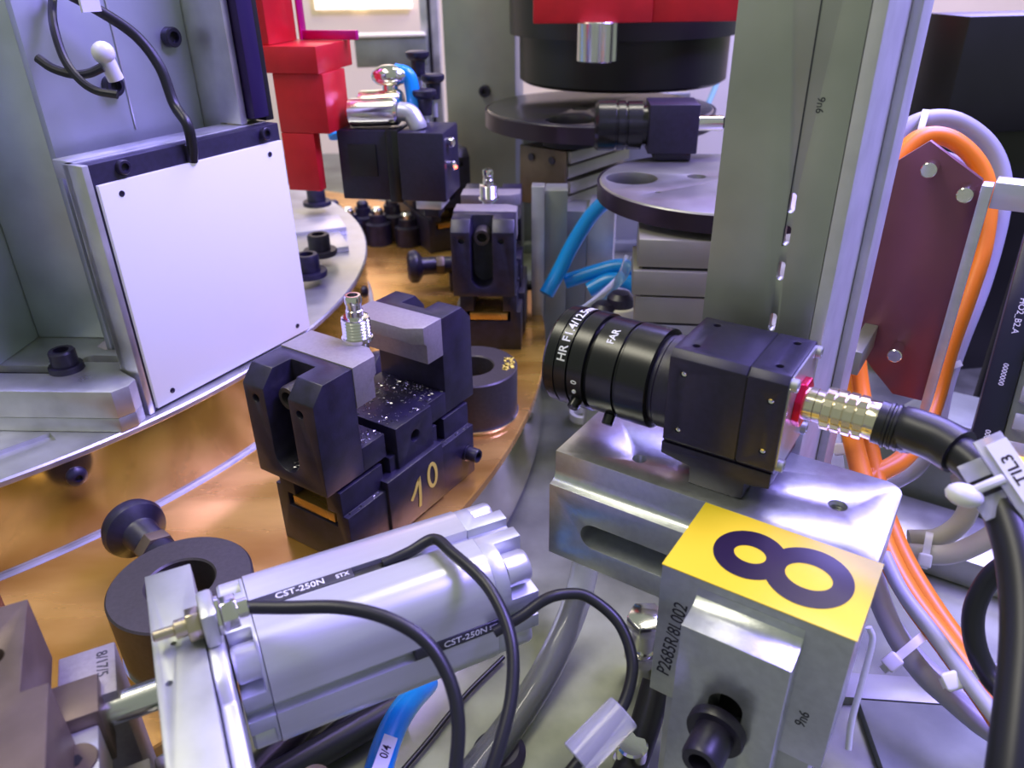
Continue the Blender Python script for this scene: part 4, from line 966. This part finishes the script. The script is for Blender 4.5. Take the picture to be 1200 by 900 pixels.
B().box(0, 24, -10, 20, -36, -28.3).out('lower_step', 'alu', t, .6); B().box(6, 20, -6, 14, -44, -36.2).out('lower_plug', 'pcb', t, .6)
for k, (z, mt) in enumerate(((22, 'chrome'), (2, 'led'))):
    B().cyl((30, 0, z), (36, -1, z), 4, 14, ch=.8).out('status_lamp', 'chrome', t); 
    if mt == 'led': B().ball((37, -3, z - 1), 1.6).out('red_lamp', 'led', t)
t2 = thing('hose_elbow_block', 'bright metal hose couplings lying on the dark camera', 'coupling', tuple(c + Vector((0, 0, 32.3))), -10)
B().cyl((-60, 6, 12), (-14, 6, 14), 12, 20, ch=2).out('coupling', 'chrome', t2); B().cyl((-56, 24, 16), (-16, 24, 18), 12, 20, ch=2).out('coupling', 'nickelgold', t2)
B().tube([(-14, 6, 14), (-4, 6, 12), (2, 4, 4), (3, 4, 0.2)], 8, 12).out('elbow', 'alu', t2)
B().ball((-28, 30, 40), 12, 1.4, 1, .8).out('union', 'chrome', t2); B().cyl((-28, 30, 28), (-28, 30, 40), 7, 16).out('union_stem', 'chrome', t2)
B().tube([(-24, 32, 44), (-12, 34, 40), (-8, 32, 24), (-8, 30, 4)], 6.5, 12).out('blue_tube', 'blue', t2)
for k, (px, py, dp) in enumerate(((497, 110, 690), (507, 92, 712), (489, 65, 716))):
    p = atd(px, py, dp); top = c.z + 32.4 - p.z; e = thing('thumb_screw', ('black thumbscrew on the top of the dark camera', 'black thumbscrew behind the one on the dark camera', 'tallest black thumbscrew beside the bright couplings')[k], 'screw', tuple(p), 0, 'black thumbscrews over the dark camera')
    B().lathe((0, 0, 0), (0, 0, 1), [(-18, 0), (-18, 6), (-4, 7), (-2, 10), (0, 11), (3, 11), (4, 9), (4, 0)], 20).out('head', 'blackox', e)
    B().cyl((0, 0, -17.8 if top < -18.5 else top + .5), (0, 0, top), 3.2, 12).out('stem', 'alu', e)

# small clutter of valves below the dark camera
random.seed(11)
for k in range(8):
    px, py = 392 + k * 17, 252 + (k * 7) % 13; p = atz(px, py, ZD + 30)
    e = thing('valve_body', ('first','second','third','fourth','fifth','sixth','seventh','last')[k] + (' small black valve with bright cap' if k % 2 else ' all-black small valve') + ' counted from the red bracket foot', 'valve', (p.x, p.y, ZD), random.uniform(0, 90), 'black valves on the far part of the table')
    hh = random.uniform(28, 52)
    B().lathe((0, 0, 0.2), (0, 0, 1), [(0, 17), (hh * .7, 17), (hh * .75, 12), (hh, 11), (hh, 0)], 20).out('body', 'blackox', e)
    B().lathe((0, 0, hh + .3), (0, 0, 1), [(0, 8), (6, 8), (9, 5), (9, 0)], 16).out('cap', 'chrome' if k % 2 else 'blackox', e)

# machine frame and bright wall openings far behind
c = atd(470, 60, 1300)
t = thing('frame_beam', 'dark green grey machine frame beam with white top edge', 'beam', (c.x, c.y, -ZC), 10)
zz = ZC + atd(470, 52, 1300).z
B().box(-76, 44, 0, 60, zz - 34, zz + 12).out('beam', 'cast', t, 1.5); B().box(-76, 44, -3, 62, zz + 12.3, zz + 16).out('edge_strip', 'cream', t, .6)
B().box(10, 40, 5, 55, 0.3, zz - 34.4).out('leg', 'grime', t, 1)
c = atd(505, 60, 1350)
t = thing('frame_upright', 'pale aluminium frame upright beside the grey column', 'steel post', (c.x, c.y, -ZC), 0)
B().box(-16, 16, 0, 40, 0.3, ZC + 200).out('profile', 'plate', t, 2); B().box(-3, 3, -1, -.2, 0.3, ZC + 200).out('groove', 'dark', t)
c = atd(820, 120, 1500)
t = thing('cream_post', 'cream painted post between the drum and the angle post', 'post', (c.x, c.y, -ZC), 0)
B().box(-30, 90, 0, 60, 0.3, ZC + 260).out('post', 'cream', t, 2)
hose('pale_green_hose', 'thin pale green hose hanging before the cream post', 'hose', lp([(866, -60, 1100), (852, 40, 1100), (842, 90, 1100), (826, 130, 1100), (815, 150, 1100)]), 4, mat('pale_green_plastic', (.35, .75, .62), .4))
for k, (px, w2) in enumerate(((390, 60), (440, 70))):
    c = atd(px, 0, 1700)
    o = B().box(c.x - w2, c.x + w2, 1985, 1996, -ZC + 330, 700).out('window_%d' % (k + 1), emis('daylit_pane', (1.0, .82, .70), 1.1, (.6, .55, .5))); o['kind'] = 'structure'
